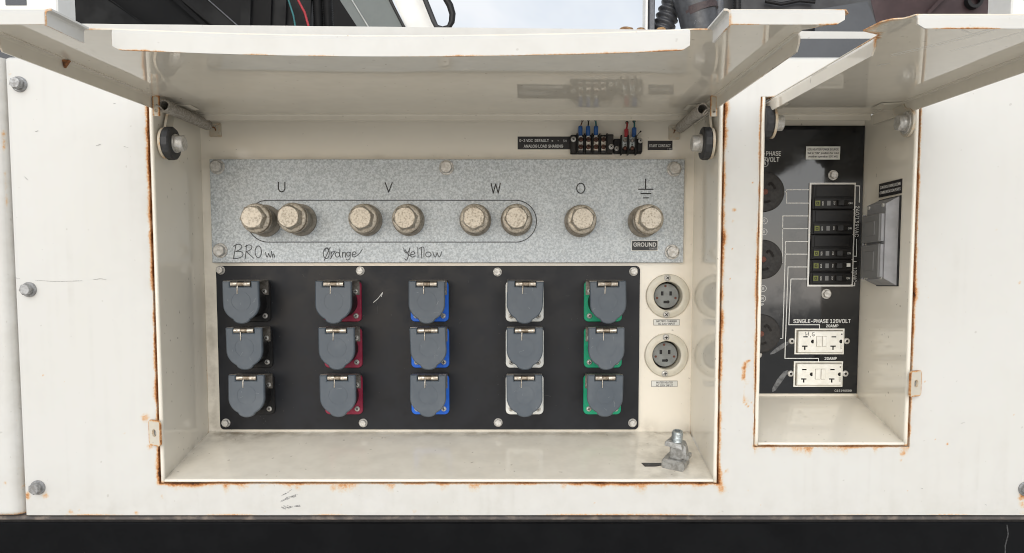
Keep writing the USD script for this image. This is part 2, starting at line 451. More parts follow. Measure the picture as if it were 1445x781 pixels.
M = {
    "panel": paint("white_panel_paint", (0.615, 0.612, 0.598), rough=0.36, spec=0.3),
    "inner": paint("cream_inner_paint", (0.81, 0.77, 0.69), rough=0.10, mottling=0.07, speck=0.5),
    "back": paint("brightened_back_wall_paint", (0.86, 0.81, 0.72), rough=0.16, mottling=0.05, speck=0.4),  # inner paint again, with light put into its colour for the dim wall
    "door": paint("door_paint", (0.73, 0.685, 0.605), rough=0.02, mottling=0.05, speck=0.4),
    "white_trim": plain("white_trim", (0.78, 0.775, 0.75), 0.4, var=0.06, scale=30),
    "galv": plain("galvanised_plate", (0.33, 0.362, 0.385), 0.46, 0.2, scale=400, second=(0.62, 0.66, 0.685), detail=4, lo=.33, hi=.67, bump=.08, rvar=.15),
    "steel": plain("dull_steel", (0.60, 0.59, 0.565), 0.38, 0.4, scale=300, second=(0.45, 0.435, 0.405), bump=.08, rvar=.2),
    "panel_bolt": plain("weathered_bolt_steel", (0.36, 0.365, 0.37), 0.36, 0.6, scale=260, second=(0.24, 0.235, 0.23), bump=.08, rvar=.2),
    "hinge": plain("bright_pin_steel", (0.62, 0.58, 0.52), 0.30, 0.8, scale=350, second=(0.36, 0.31, 0.25), bump=.08, rvar=.2),
    "pin": plain("brown_pin_steel", (0.34, 0.29, 0.23), 0.36, 0.7, scale=300, second=(0.18, 0.14, 0.10), bump=.1),
    "bracket": plain("brown_bracket_steel", (0.27, 0.25, 0.225), 0.42, 0.5, scale=250, second=(0.17, 0.15, 0.13), bump=.08),
    "stud": plain("dusty_stud_metal", (0.47, 0.425, 0.355), 0.42, 0.45, scale=400, second=(0.27, 0.235, 0.185), detail=6, lo=.44, hi=.68, bump=.14),
    "stud_side": plain("grimy_washer_metal", (0.42, 0.375, 0.31), 0.32, 0.75, scale=220, second=(0.20, 0.17, 0.135), detail=6, bump=.2),
    "bush": plain("grimy_bushing", (0.30, 0.275, 0.235), 0.7, scale=140, second=(0.20, 0.18, 0.15), bump=.2),
    "black": plain("black_plate", (0.0105, 0.0115, 0.0145), 0.34, scale=26, second=(0.017, 0.0185, 0.023), detail=7, lo=.35, hi=.7, bump=.02, rvar=.18, spec=.22),
    "gloss_black": plain("glossy_black_plate", (0.008, 0.009, 0.011), 0.06, scale=30, second=(0.014, 0.016, 0.019), detail=8, lo=.42, hi=.75, bump=.008, rvar=.12, spec=.55),
    "black_plastic": plain("black_plastic", (0.008, 0.008, 0.009), 0.42, scale=300, second=(0.013, 0.0125, 0.0125), bump=.05, spec=.3),
    "brown_plastic": plain("dark_brown_plastic", (0.026, 0.0235, 0.0215), 0.45, scale=260, second=(0.019, 0.017, 0.016), bump=.06, spec=.35),
    "label_black": plain("label_black", (0.014, 0.013, 0.015), 0.4, scale=200, second=(0.022, 0.02, 0.021), bump=0),
    "rubber": plain("black_rubber", (0.020, 0.021, 0.023), 0.5, scale=240, second=(0.036, 0.036, 0.038), bump=.12),
    "lid": plain("grey_lid_plastic", (0.064, 0.081, 0.101), 0.48, scale=30, second=(0.098, 0.114, 0.132), detail=8, lo=.40, hi=.78, bump=.015, rvar=.1),
    "dust": plain("grey_dust", (0.085, 0.085, 0.085), 0.8, scale=300, second=(0.05, 0.05, 0.052), bump=0),
    "lid_scuff": plain("pale_lid_scuff", (0.20, 0.215, 0.23), 0.6, scale=500, second=(0.13, 0.145, 0.16), bump=0),
    "grey_box": plain("light_grey_plastic", (0.25, 0.25, 0.262), 0.48, scale=60, second=(0.215, 0.215, 0.223), bump=.02),
    "grey_module": plain("mid_grey_plastic", (0.165, 0.165, 0.165), 0.48, scale=60, second=(0.17, 0.17, 0.17), bump=.02),
    "inlet_face": plain("grey_inlet_plastic", (0.25, 0.265, 0.26), 0.5, scale=80, second=(0.20, 0.21, 0.205), bump=.03),
    "cream_ring": plain("cream_ring_plastic", (0.66, 0.625, 0.53), 0.32, scale=55, second=(0.60, 0.56, 0.46), detail=6, bump=.01),
    "gfci": plain("ivory_receptacle", (0.83, 0.82, 0.77), 0.40, scale=90, second=(0.75, 0.735, 0.67), detail=6, bump=.01),
    "white_ink": plain("white_ink", (0.72, 0.72, 0.70), 0.5, scale=500, second=(0.6, 0.6, 0.58), bump=0),
    "black_ink": plain("black_ink", (0.016, 0.016, 0.017), 0.5, scale=500, bump=0),
    "pen": plain("marker_pen", (0.03, 0.03, 0.034), 0.6, scale=900, second=(0.09, 0.095, 0.10), bump=0),
    "scuff": plain("dark_scuff", (0.10, 0.10, 0.10), 0.7, scale=900, second=(0.45, 0.45, 0.44), bump=0, lo=.45, hi=.6),
    "paper": plain("white_sticker", (0.72, 0.72, 0.69), 0.5, scale=90, second=(0.64, 0.64, 0.6), bump=0),
    "red": plain("red_plate", (0.25, 0.014, 0.045), 0.42, scale=120, second=(0.30, 0.03, 0.065), bump=.02, spec=.3),
    "blue": plain("blue_plate", (0.012, 0.13, 0.68), 0.4, scale=120, second=(0.02, 0.155, 0.72), bump=.02, spec=.3),
    "green": plain("green_plate", (0.006, 0.34, 0.175), 0.4, scale=120, second=(0.012, 0.37, 0.20), bump=.02, spec=.3),
    "white_plate": plain("white_plate", (0.84, 0.85, 0.83), 0.40, scale=120, second=(0.76, 0.77, 0.74), bump=.02),
    "wire_blue": plain("blue_crimp", (0.020, 0.105, 0.34), 0.35, scale=200, bump=0),
    "wire_red": plain("red_wire", (0.42, 0.022, 0.035), 0.4, scale=200, bump=0),
    "wire_teal": plain("teal_wire", (0.02, 0.16, 0.17), 0.4, scale=200, bump=0),
    "red_brown": plain("red_brown_screw", (0.16, 0.05, 0.03), 0.6, scale=400, bump=.2),
    "copper": plain("tarnished_copper", (0.19, 0.085, 0.055), 0.5, 0.5, scale=500, second=(0.07, 0.035, 0.028), bump=.2),
    "rusty": plain("rusted_steel", (0.30, 0.12, 0.040), 0.8, scale=350, second=(0.10, 0.045, 0.022), detail=6, bump=.5),
    "tab": paint("tab_paint", (0.62, 0.58, 0.50), rough=0.3, mottling=0.1, speck=0.8),
    "clamp": plain("dull_zinc_casting", (0.42, 0.42, 0.41), 0.46, 0.6, scale=200, second=(0.27, 0.265, 0.25), detail=6, bump=.3),
    "zinc": plain("zinc_screw", (0.46, 0.50, 0.505), 0.36, 0.75, scale=300, second=(0.3, 0.32, 0.32), bump=.1),
    "spring": plain("dusty_spring_wire", (0.40, 0.37, 0.325), 0.45, 0.3, scale=300, second=(0.26, 0.235, 0.20), bump=.1),
    "mark_green": plain("yellow_green_print", (0.19, 0.21, 0.035), 0.5, scale=700, second=(0.12, 0.13, 0.03), bump=0),
    "bay_grey2": plain("dull_drip", (0.05, 0.05, 0.052), 0.6, scale=300, second=(0.015, 0.015, 0.016), bump=0, lo=.4, hi=.6),
    "streak_grey": plain("mottled_grey", (0.16, 0.165, 0.17), 0.55, scale=160, second=(0.06, 0.062, 0.066), detail=6, bump=0),
    "skid": plain("black_skid_paint", (0.004, 0.0042, 0.005), 0.08, scale=14, second=(0.006, 0.0063, 0.0072), detail=7, bump=.01, rvar=.06, spec=.12),
    "skid_edge": plain("worn_skid_edge", (0.075, 0.068, 0.066), 0.5, scale=70, second=(0.20, 0.165, 0.14), detail=8, bump=.2, lo=.45, hi=.7),
    "gap": plain("dark_seam", (0.012, 0.010, 0.009), 0.8, bump=0),
    "dark": plain("dark_engine_bay", (0.009, 0.009, 0.0095), 0.5, scale=12, second=(0.012, 0.012, 0.0125), bump=0, spec=.12),  # near black: the shade of the bay is put into this colour
    "bay_grey": plain("bay_charcoal", (0.018, 0.0185, 0.019), 0.5, scale=20, second=(0.011, 0.011, 0.0115), bump=.02, spec=.15),
    "dark_grey": plain("dark_grey_bay", (0.045, 0.047, 0.050), 0.5, scale=20, second=(0.03, 0.03, 0.033), bump=.02),
    "glossy_dark": plain("dark_blue_gloss", (0.022, 0.026, 0.034), 0.22, scale=20, second=(0.03, 0.034, 0.042), bump=0),
    "green_grey": plain("green_grey_paint", (0.085, 0.102, 0.098), 0.42, scale=24, second=(0.115, 0.132, 0.128), detail=6, bump=.02),
    "edge_light": plain("bare_edge", (0.45, 0.46, 0.45), 0.4, bump=0),
    "maroon": plain("maroon_paint", (0.058, 0.030, 0.032), 0.5, scale=18, second=(0.040, 0.020, 0.022), detail=6, bump=.03),
    "hose": plain("black_hose", (0.060, 0.063, 0.071), 0.34, scale=130, second=(0.042, 0.044, 0.05), bump=.1),
    "hose_band": plain("hose_band", (0.030, 0.018, 0.020), 0.5, scale=200, second=(0.06, 0.04, 0.04), bump=.1),
    "post_grey": plain("grey_post", (0.11, 0.115, 0.13), 0.4, bump=0),
    "debris": plain("brown_debris", (0.16, 0.085, 0.045), 0.9, scale=400, second=(0.30, 0.19, 0.10), detail=5, bump=.6),
    "debris_tan": plain("tan_debris", (0.42, 0.27, 0.13), 0.9, scale=400, second=(0.25, 0.14, 0.06), detail=5, bump=.6),
    "ground": plain("pale_concrete_ground", (0.56, 0.535, 0.49), 0.9, scale=3, second=(0.50, 0.475, 0.435), detail=8, bump=.05),
}

N = meshkit.noise


def edge_noise(v, s, seed):
    return N(np.asarray(v) / s, seed)


# measured frame of the openings (mm)
A = (-452.0, 247.0, -250.3, 226.5)          # left opening: x0, x1, z0, z1
B = (289.5, 484.0, -203.6, 224.5)           # right opening
PX0, PX1, PZ0, PZ1 = -622.5, 760.0, -290.0, 272.0
D = 144.0                                   # depth of the recesses


def rect_gap(X, Z, r):
    dx = np.maximum(np.maximum(r[0] - X, X - r[1]), 0)
    dz = np.maximum(np.maximum(r[2] - Z, Z - r[3]), 0)
    inside = np.minimum(np.minimum(np.abs(X - r[0]), np.abs(X - r[1])), np.minimum(np.abs(Z - r[2]), np.abs(Z - r[3])))
    out = np.hypot(dx, dz)
    return np.where(out > 0, out, inside)


SPOTS = [  # rust spots on the front panel: photo x, y, radius mm, strength
    (64, 700, 5, .5), (38, 700, 4.5, .8), (100, 722, 3, .6), (112, 720, 2.2, .4), (192, 724, 3.5, .5), (175, 612, 1.6, .55), (195, 555, 1.2, .3),
    (1036, 297, 3.2, .6), (1034, 312, 2.0, .5), (1337, 627, 2.2, .55), (1439, 399, 2.2, .55), (1320, 380, 2, .32), (228, 700, 2.2, .5), (230, 703, 1.5, .5),
    (205, 590, 6, .55), (212, 630, 5, .5), (1274, 640, 5, .55), (1271, 650, 2.5, .4), (353, 697, 2.2, .25), (585, 722, 4, .3), (420, 688, 5, .45), (470, 688, 6, .5),
    (1053, 516, 7, .33), (1053, 540, 7, .26), (1053, 566, 7, .30),
    (1443, 701, 6, .7), (1443, 712, 6, .45), (1443, 725, 6, .3), (33, 128, 8, .22), (46, 417, 8, .2), (62, 694, 7, .2), (14, 105, 2.5, .35), (1018, 690, 7, .55), (1025, 665, 4, .4), (100, 725, 6, .3)]
SEGS = [((1057, 509), (1050, 513), 2.2, .75), ((1050, 513), (1049, 534), 2.3, .95), ((1049, 534), (1050, 556), 1.2, .38), ((1050, 558), (1049, 566), 1.9, .7), ((1050, 568), (1056, 574), 1.8, .55)]
SEGS_W = [(at(*p, 0), at(*q, 0), r, a) for p, q, r, a in SEGS]
_r = np.random.default_rng(77)
SPOTS += [(float(_r.uniform(40, 200)), float(_r.uniform(420, 725)), float(_r.uniform(.7, 1.5)), float(_r.uniform(.3, .6))) for _ in range(9)]
SPOTS += [(float(_r.uniform(1300, 1440)), float(_r.uniform(150, 725)), float(_r.uniform(.7, 1.4)), float(_r.uniform(.3, .55))) for _ in range(12)]
SPOTS += [(float(_r.uniform(1022, 1062)), float(_r.uniform(190, 725)), float(_r.uniform(.7, 1.5)), float(_r.uniform(.3, .6))) for _ in range(14)]
SPOTS += [(float(_r.uniform(230, 1300)), float(_r.uniform(692, 727)), float(_r.uniform(.7, 1.4)), float(_r.uniform(.3, .55))) for _ in range(16)]
SPOTS_W = [(*at(px, py, 0), r, a) for px, py, r, a in SPOTS]


def panel_wear(v):
    X, Z = v[:, 0], v[:, 2]
    flat = np.c_[X, 0 * X, Z]
    dA, dB = rect_gap(X, Z, A), rect_gap(X, Z, B)
    n_long, n_short, n_tiny = edge_noise(flat, 60, 1), edge_noise(flat, 14, 2), edge_noise(flat, 5, 3)
    burst = np.clip(n_long * 2.2 - .9, 0, 1)
    side = np.where((np.abs(X - A[0]) < 9) & (Z > -10), .36, 0) + np.where((X > A[1]) & (X < A[1] + 12), .22, 0)
    amp = np.clip(0.52 + 0.30 * burst + .5 * side + 0.5 * (n_short - .5), .3, 1.0)
    reach = 1.0 + 2.0 * n_short * burst + 1.3 * n_tiny + 2.4 * side
    r = amp * (0.95 * np.exp(-(dA / reach) ** 1.2) + 0.16 * np.exp(-dA / 6) * n_short * 2 * (.35 + burst + side))
    ampb = np.clip(0.45 + 0.30 * burst + 0.45 * (n_short - .5), .25, .95)
    reachb = .9 + 1.4 * n_short * burst + 1.2 * n_tiny
    r = np.maximum(r, ampb * (0.95 * np.exp(-(dB / reachb) ** 1.2) + 0.12 * np.exp(-dB / 6) * n_short * 2 * (.4 + burst)))
    # runs below the sills
    for q in (A, B):
        below = (Z < q[2]) & (X > q[0]) & (X < q[1])
        run = np.clip(N(np.c_[X / 9, 0 * X, 0 * X], 11) - .45, 0, 1) * 1.5
        r = np.maximum(r, np.where(below, run * np.exp(-(q[2] - Z) / 9), 0))
    dbot = Z - PZ0
    r = np.maximum(r, np.clip(n_long * 1.3 - .35, 0, 1) * .75 * np.exp(-dbot / 2.2))
    dl = X - PX0
    r = np.maximum(r, (0.15 + .6 * np.clip(-Z - 190, 0, 100) / 100) * n_short * 1.2 * np.exp(-dl / 3.0))
    for sx, sz, rad, a in SPOTS_W:
        d = np.hypot(X - sx, Z - sz) * (1 + .5 * (n_tiny - .5))
        r = np.maximum(r, a * np.exp(-(d / rad) ** 2))
    for (ax_, az_), (bx_, bz_), rad, a in SEGS_W:
        ux, uz = bx_ - ax_, bz_ - az_
        tt_ = np.clip(((X - ax_) * ux + (Z - az_) * uz) / (ux * ux + uz * uz), 0, 1)
        d = np.hypot(X - ax_ - tt_ * ux, Z - az_ - tt_ * uz) * (.7 + .9 * n_tiny)
        r = np.maximum(r, a * (.55 + .8 * n_short) * np.exp(-(d / rad) ** 2))
    streak = np.clip(N(np.c_[X / 5, 0 * X, Z / 260], 23) - .52, 0, 1) * np.clip(N(np.c_[X / 40, 0 * X, Z / 120], 24) * 1.6 - .5, 0, 1)
    g = 0.10 * np.clip(1 - dbot / 40, 0, 1) + 0.04 * edge_noise(flat, 90, 7) + 0.10 * np.exp(-dA / 8) + .1 * np.exp(-dB / 8) + .24 * streak
    return np.c_[r, g]


# ------------------------------------------------------------------ setting: ground
gm = bx(-30000, 30000, -30000, 30000, -905, -900)
solo("ground", "pale concrete ground below the machine", None, gm, M["ground"], kind="structure")

# ------------------------------------------------------------------ front panel of the enclosure
xs = fine(lines(PX0, PX1, 2.6), [A[0], A[1], B[0], B[1]], 10, 1.4)
zs = fine(lines(PZ0, PZ1, 2.6), [A[2], A[3], B[2], B[3], PZ0 + 4], 8, 1.4)


def panel_shift(V):
    d = V[:, 0] - PX0
    V[:, 1] += np.where(d < 6, 6 - np.sqrt(np.clip(36 - (6 - d) ** 2, 0, 36)), 0)
    d = PZ1 - V[:, 2]
    V[:, 1] += np.where(d < 5, 5 - np.sqrt(np.clip(25 - (5 - d) ** 2, 0, 25)), 0)
    soft = np.clip(np.minimum(rect_gap(V[:, 0], V[:, 2], A), rect_gap(V[:, 0], V[:, 2], B)) / 60, 0, 1)
    V[:, 1] += 1.3 * soft * (meshkit.fbm(np.c_[V[:, 0] / 240, 0 * V[:, 0], V[:, 2] / 300], 2, 5) - .5)
    return V


enclosure = thing("enclosure_panel", "large white steel side panel with rusty edges around its two openings", "panel")
part(enclosure, "sheet", grid_sheet(xs, zs, [A, B], 0.0, 14.0, panel_shift), M["panel"], smooth=40, wear=panel_wear)
for px, py, rot in ((28, 119.5, .3), (41.5, 409, .1), (54, 688, .5), (1447, 690, .2)):
    x, z = at(px, py, 0)
    w = part(enclosure, "bolt", hexhead(x, z, -3.0, 12.5, 7.5, rot), M["panel_bolt"], smooth=30)
    part(w, "washer", washer(x, z, 0.4, 9.2, 3.4), M["panel_bolt"], smooth=30)
# scuffs and scratches on the paint
srng = np.random.default_rng(12)
for k0, (p0, p1, n_, w_) in enumerate((((396, 700), (411, 692), 8, 3.0), ((395, 708), (420, 698), 22, 3.2), ((396, 717), (422, 713), 15, 4.5))):
    sx = []
    for q in range(n_):
        u0 = srng.uniform(0, .85)
        u1 = u0 + srng.uniform(.05, .28)
        o = srng.normal(0, w_ * .3, 2)
        sx.append([at(p0[0] + (p1[0] - p0[0]) * u + srng.normal(0, .3), p0[1] + (p1[1] - p0[1]) * u + o[0] * (1 - t_) + o[1] * t_, 0) for u, t_ in ((u0, 0), ((u0 + u1) / 2, .5), (u1, 1))])
    part(enclosure, "scuff_mark", stroke(sx, .5, -0.15, .15), M["scuff"])
part(enclosure, "scratch_mark", stroke([[at(a, b, 0) for a, b in ((20, 392), (28, 393.5))], [at(a, b, 0) for a, b in ((50, 396), (80, 397.5), (116, 396.5))], [at(a, b, 0) for a, b in ((132, 395), (142, 393.5), (150, 395))]], .34, -0.25, .1), M["scuff"])
nicks = [[(50, 186), (54, 185)], [(136, 206), (142, 204)], [(175, 207), (181, 209)], [(35, 250), (39, 254)], [(1356, 598), (1361, 596)], [(1020, 605), (1024, 606)], [(1300, 689), (1302, 690)], [(1390, 712), (1392, 713)], [(160, 147), (163, 146)]]
part(enclosure, "scratch_mark", stroke([[at(a, b, 0) for a, b in s] for s in nicks], .38, -0.3, .1), M["scuff"])

# neighbouring panel at the far left, with a rounded edge
LX0, LX1 = -900.0, -625.5


def left_shift(V):
    d = LX1 - V[:, 0]
    R = 16.0
    V[:, 1] += np.where(d < R, R - np.sqrt(np.clip(R * R - (R - d) ** 2, 0, R * R)), 0) - 1.0
    d = V[:, 2] - (PZ0 - 1)
    V[:, 1] += np.where(d < 6, 6 - np.sqrt(np.clip(36 - (6 - d) ** 2, 0, 36)), 0)
    return V


def left_wear(v):
    X, Z = v[:, 0], v[:, 2]
    flat = np.c_[X, 0 * X, Z]
    n1, n2 = edge_noise(flat, 25, 21), edge_noise(flat, 7, 22)
    d = LX1 - X
    r = np.exp(-np.abs(d - 4) / 2.2) * np.clip(n1 * 1.2 + n2 * .8 - .75, 0, 1) * (0.25 + .75 * np.clip((Z - 60) / 150, 0, 1)) * 1.0
    r = np.maximum(r, np.exp(-(Z - PZ0 + 1) / 3) * (.25 + .8 * n1))
    for px, py, rad, a in ((8, 680, 3, .5), (14, 685, 2, .5), (28, 690, 3, .5)):
        sx_, sz_ = at(px, py, 0)
        r = np.maximum(r, a * np.exp(-(np.hypot(X - sx_, Z - sz_) / rad) ** 2))
    g = 0.22 * np.exp(-d / 7) + .05
    return np.c_[r, g]


lp = grid_sheet(fine(lines(LX0, LX1, 6), [LX1], 20, 1.6), fine(lines(PZ0 - 1, PZ1, 6), [PZ0 - 1], 8, 1.4), [], 0.0, 10.0, left_shift)
solo("neighbouring_panel", "white panel with rounded rusty edge at the far left, beyond the seam", "panel", lp, M["panel"], smooth=40, wear=left_wear)
solo("seam_backing", "dark upright seam strip between the two white panels", "seam", bx(-632, -612, 15.2, 20, PZ0, PZ1), M["gap"])

# skid rail along the foot
skid = thing("skid_rail", "glossy black steel skid rail running under the white panels", "rail")
zt = atz(730, -2)
part(skid, "worn_lip", bx(-900, 760, 4, 40, zt - 6.0, zt - 0.6, 1.4), M["skid_edge"], smooth=20)
part(skid, "top_plate", bx(-900, 760, 6.5, 60, zt - 9.5, zt - 6.2), M["gap"])
part(skid, "web", bx(-900, 760, 1.5, 12, -520, zt - 8.6, 1.5), M["skid"])
xw, zw = at(1423, 742, 0)
part(skid, "drip_mark", stroke([[(xw - 1, zw), (xw + 1, zw - 12), (xw - 2, zw - 25), (xw - 1, zw - 60)]], 1.6, 1.4, .3), M["bay_grey2"])


# ------------------------------------------------------------------ recess boxes
def recess(name, label, r, zback, xl_back, xr_back, seed, holes=None, grime=None):
    """A folded steel box set into an opening: two side walls with rolled rims, sloping floor, ceiling, back wall."""
    box = thing(name, label, "cabinet")
    x0, x1, z0, z1 = r
    g, R = 1.5, 6.0
    zf = z0 + g

    def crease(v):
        X, Y, Z = v[:, 0], v[:, 1], v[:, 2]
        n1, n2 = edge_noise(v, 22, seed), edge_noise(v, 6, seed + 1)
        rim = np.clip(1 - (Y - 0.2) / 4.5, 0, 1) * (rect_gap(X, Z, (x0 + g, x1 - g, z0 + g, z1)) < 4.0)
        d_rim = rect_gap(X, Z, (x0 + g, x1 - g, z0 + g, z1 + 50))
        rr = np.where(Y < 7, np.exp(-(d_rim / (0.4 + .9 * n1 + .4 * n2)) ** 1.4) * (.30 + .6 * n1), 0)
        floor_z = zf + 4 + (zback - zf - 4) * np.clip((Y - 4) / (D - 4), 0, 1)
        dc = np.hypot(np.minimum(np.abs(X - xl_back), np.abs(X - xr_back)), np.abs(Z - floor_z))
        rr = np.maximum(rr, np.exp(-dc / 1.3) * (.22 + .4 * n1) * (Y > 5))
        db = np.hypot(np.minimum(np.abs(X - xl_back), np.abs(X - xr_back)), D - Y)
        rr = np.maximum(rr, np.exp(-db / 1.1) * (.15 + .35 * n1 * np.clip((40 - Z) / 120, 0, 1)))
        dirt = .45 * np.exp(-dc / 6) + .13 * np.exp(-(D - Y + np.abs(Z - floor_z)) / 9) + .14 * np.exp(-db / 7) * (Z < 100) + .02
        if grime is not None:
            dirt = dirt + grime(v)
        return np.c_[rr, dirt]

    def arc(cx, cy, a0, a1, n=7):
        return [(cx + R * math.cos(a), cy + R * math.sin(a)) for a in np.linspace(a0, a1, n)]
    zz = lines(z0 + g, z1 + 4, 4)
    left = [(x0 + g, 9), (x0 + g, 6)] + [(x0 + g + R - R * math.cos(a), R + .3 - R * math.sin(a)) for a in np.linspace(.15, PI / 2, 6)]
    left += [(x0 + g + R + 1.2, .3)]
    # the rim turns into the wall with a second soft bend
    def side(s, xo, xb):
        rimx = xo + s * g
        wall_front = xo + s * (g + 5.2)
        pts = [(rimx, 7), (rimx, 3.0)]
        pts += [(rimx + s * 2.6 - s * 2.6 * math.cos(a), 3.0 - 2.6 * math.sin(a)) for a in np.linspace(.25, PI / 2, 5)]
        pts += [(wall_front - s * 2.6 + s * 2.6 * math.sin(a), 3.4 - 3.0 * math.cos(a)) for a in np.linspace(.2, PI / 2, 6)]
        pts += [(wall_front + (xb - wall_front) * t, 3.4 + (D - 3.4) * t) for t in np.linspace(.04, 1, 30)]
        m = lofted(pts, zz, "z")
        return m
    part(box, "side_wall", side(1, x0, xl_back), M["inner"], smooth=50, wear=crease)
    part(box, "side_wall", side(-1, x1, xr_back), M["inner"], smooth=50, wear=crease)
    fl = [(7, zf), (2.5, zf)] + [(2.5 - 2.0 * math.sin(a), zf + 2.0 - 2.0 * math.cos(a)) for a in np.linspace(.3, PI / 2, 4)]
    fl += [(.5 + 2.0 - 2.0 * math.cos(a), zf + 2.0 + 2.4 * math.sin(a)) for a in np.linspace(.2, PI / 2, 5)]
    ys_ = np.linspace(0, 1, 38)[1:]
    fl += [(2.5 + (D - 2.5) * t, zf + 4.4 + (zback - zf - 4.4) * t) for t in ys_]
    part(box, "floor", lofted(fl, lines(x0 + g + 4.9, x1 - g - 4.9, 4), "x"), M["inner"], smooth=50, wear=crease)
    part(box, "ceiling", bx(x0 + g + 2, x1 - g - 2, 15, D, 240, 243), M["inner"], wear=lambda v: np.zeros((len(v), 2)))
    xb = lines(xl_back - 2, xr_back + 2, 4)
    zb = lines(zback - 8, 246, 4)
    bw = grid_sheet(xb, zb, [], D, 2)
    if holes:
        c = bw.triangles_center
        k = np.ones(len(c), bool)
        for hx, hz, hr in holes:
            k &= np.hypot(c[:, 0] - hx, c[:, 2] - hz) > hr
        bw.update_faces(k)
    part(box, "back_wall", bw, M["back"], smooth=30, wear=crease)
    return box


def grime_a(v):
    X, Y, Z = v[:, 0], v[:, 1], v[:, 2]
    g = np.where((Y > D - 1), .34 * np.exp(-((X + 438) / 9) ** 2) * np.clip((40 - Z) / 100, 0, 1) + .30 * np.exp(-((X - 172) / 22) ** 2) * np.exp(-((Z + 208) / 12) ** 2)
                 + .25 * np.exp(-((Z - 176) / 3) ** 2) * N(np.c_[X / 20, 0 * X, 0 * X], 5), 0)
    fl = (Y < D - 2) & (Y > 6) & (X > -440) & (X < 236)
    g = g + np.where(fl, .34 * np.exp(-((Y - 138) / 10) ** 2) * (.4 + N(np.c_[X / 60, 0 * X, 0 * X], 9)) + .26 * np.exp(-((X - 190) / 45) ** 2) + .55 * np.exp(-((X + 405) / 42) ** 2 - ((Y - 128) / 20) ** 2) + .10, 0)
    return g


IN1 = (*at(942, 418, D), 20.0)
IN2 = (*at(940, 501.3, D), 20.0)
boxA = recess("terminal_cabinet", "wide cream painted recess holding the terminal plate and the covered outlets", A, -211.8, -446.6, 242.2, 31, [(*IN1[:2], 24), (*IN2[:2], 24)], grime_a)
boxB = recess("breaker_cabinet", "narrow cream painted recess holding the breakers and white outlets", B, -160.5, 295.0, 479.0, 41)


def tab_wear(y_out):
    def w(v):
        n = edge_noise(v, 4, 3)
        return np.c_[.30 + .35 * n, 0 * n + .2]
    return w


def latch(boxp, px, py, s):
    """A bent latch tab with a hole, standing out from the cabinet's rim."""
    x, z = at(px, py, -10)
    pl = rounded(-11.5, 11.5, -16, 16, 4.5).difference(Point(0, 0).buffer(4.6))
    m = prism(pl, -1.3, 1.3).subdivide_to_size(3.0, max_iter=8)
    m.fix_normals()
    turn(m, (0, 0, 0), (0, 0, 1), -s * 32)
    m.apply_translation((x, -6.5, z))

    def w(v):
        u = v - np.array([x, -6.5, z])
        e = np.maximum(np.abs(u[:, 2]) / 16, np.hypot(u[:, 0], u[:, 1]) / 11.5)
        h = np.hypot(np.hypot(u[:, 0], u[:, 1]), u[:, 2])
        n = edge_noise(v, 4, 3)
        return np.c_[np.clip((e - .82) * 4.2, 0, 1) * (.6 + .6 * n) + .30 * np.exp(-np.abs(h - 4.6) / 1.2) + .06, .15 + 0 * n]
    t = part(boxp, "latch_tab", m, M["tab"], wear=w)


latch(boxA, 217, 612, 1)
latch(boxB, 1293.5, 542, -1)


# ------------------------------------------------------------------ terminal plate, its printing and studs
PF = 134.0                                   # face of the galvanised plate
tp = thing("terminal_plate", "speckled galvanised steel plate carrying the row of bolt terminals", "plate")
part(tp, "plate", chamfered(sbox(-431.3, 28.6, 227.0, 171.2), PF, PF + 6, .7), M["galv"])
part(tp, "spacer", bx(-400, 200, PF + 6.3, D - .2, 60, 140), M["gap"])
for px, py, rot in ((307, 236, .45), (630, 237, 1.0), (951, 239, .2), (311, 354, .6), (948, 356, .9)):
    x, z = at(px, py, PF)
    b = part(tp, "bolt", hexhead(x, z, PF - 1.8, 15.0, 6.5, rot), M["steel"], smooth=30)
    part(b, "washer", washer(x, z, PF + .1, 10.3, 1.9), M["steel"], smooth=30)
# printed outline
xa, za = at(348, 283, PF)
xb_, zb_ = at(757, 342, PF)
rr = (za - zb_) / 2
ring = sbox(xa + rr, zb_ + .01, xb_ - rr, za - .01).buffer(0.01).union(LineString([(xa + rr, zb_ + rr), (xb_ - rr, zb_ + rr)]).buffer(rr, quad_segs=16))
part(tp, "printed_outline", prism(ring.buffer(.6).difference(ring.buffer(-.6)), PF - .22, PF + .05), M["black_ink"])


def P(pts, Y=PF): return [at(a, b, Y) for a, b in pts]


letters = {
    "U": [P([(393, 257.5), (393, 267), (394.5, 270), (397.5, 271), (400.5, 270), (402, 267), (402, 257.5)])],
    "V": [P([(543.5, 258), (548.5, 271.5), (553.5, 258)])],
    "W": [P([(693, 259), (696, 273), (699.5, 260), (703, 273), (706, 259)])],
    "O": [ell(*at(819.5, 266, PF), 5.7, 6.9)],
    "G": [P([(911, 253), (911, 267.5)]), P([(901, 267.5), (921.5, 267.5)]), P([(904.5, 273.5), (918.5, 273.5)]), P([(908, 279.5), (915, 279.5)])],
}
for k, s in letters.items():
    part(tp, "printed_letter" if k != "G" else "printed_earth_symbol", stroke(s, 1.55, PF), M["black_ink"])


def Zp(pts): return [at(300 + a / 4.014, 330 + b / 4.014, PF) for a, b in pts]
def Ze(cx, cy, rx, ry, a0=0, a1=360): return Zp([(cx + rx * math.cos(math.radians(t)), cy + ry * math.sin(math.radians(t))) for t in np.linspace(a0, a1, 18)])


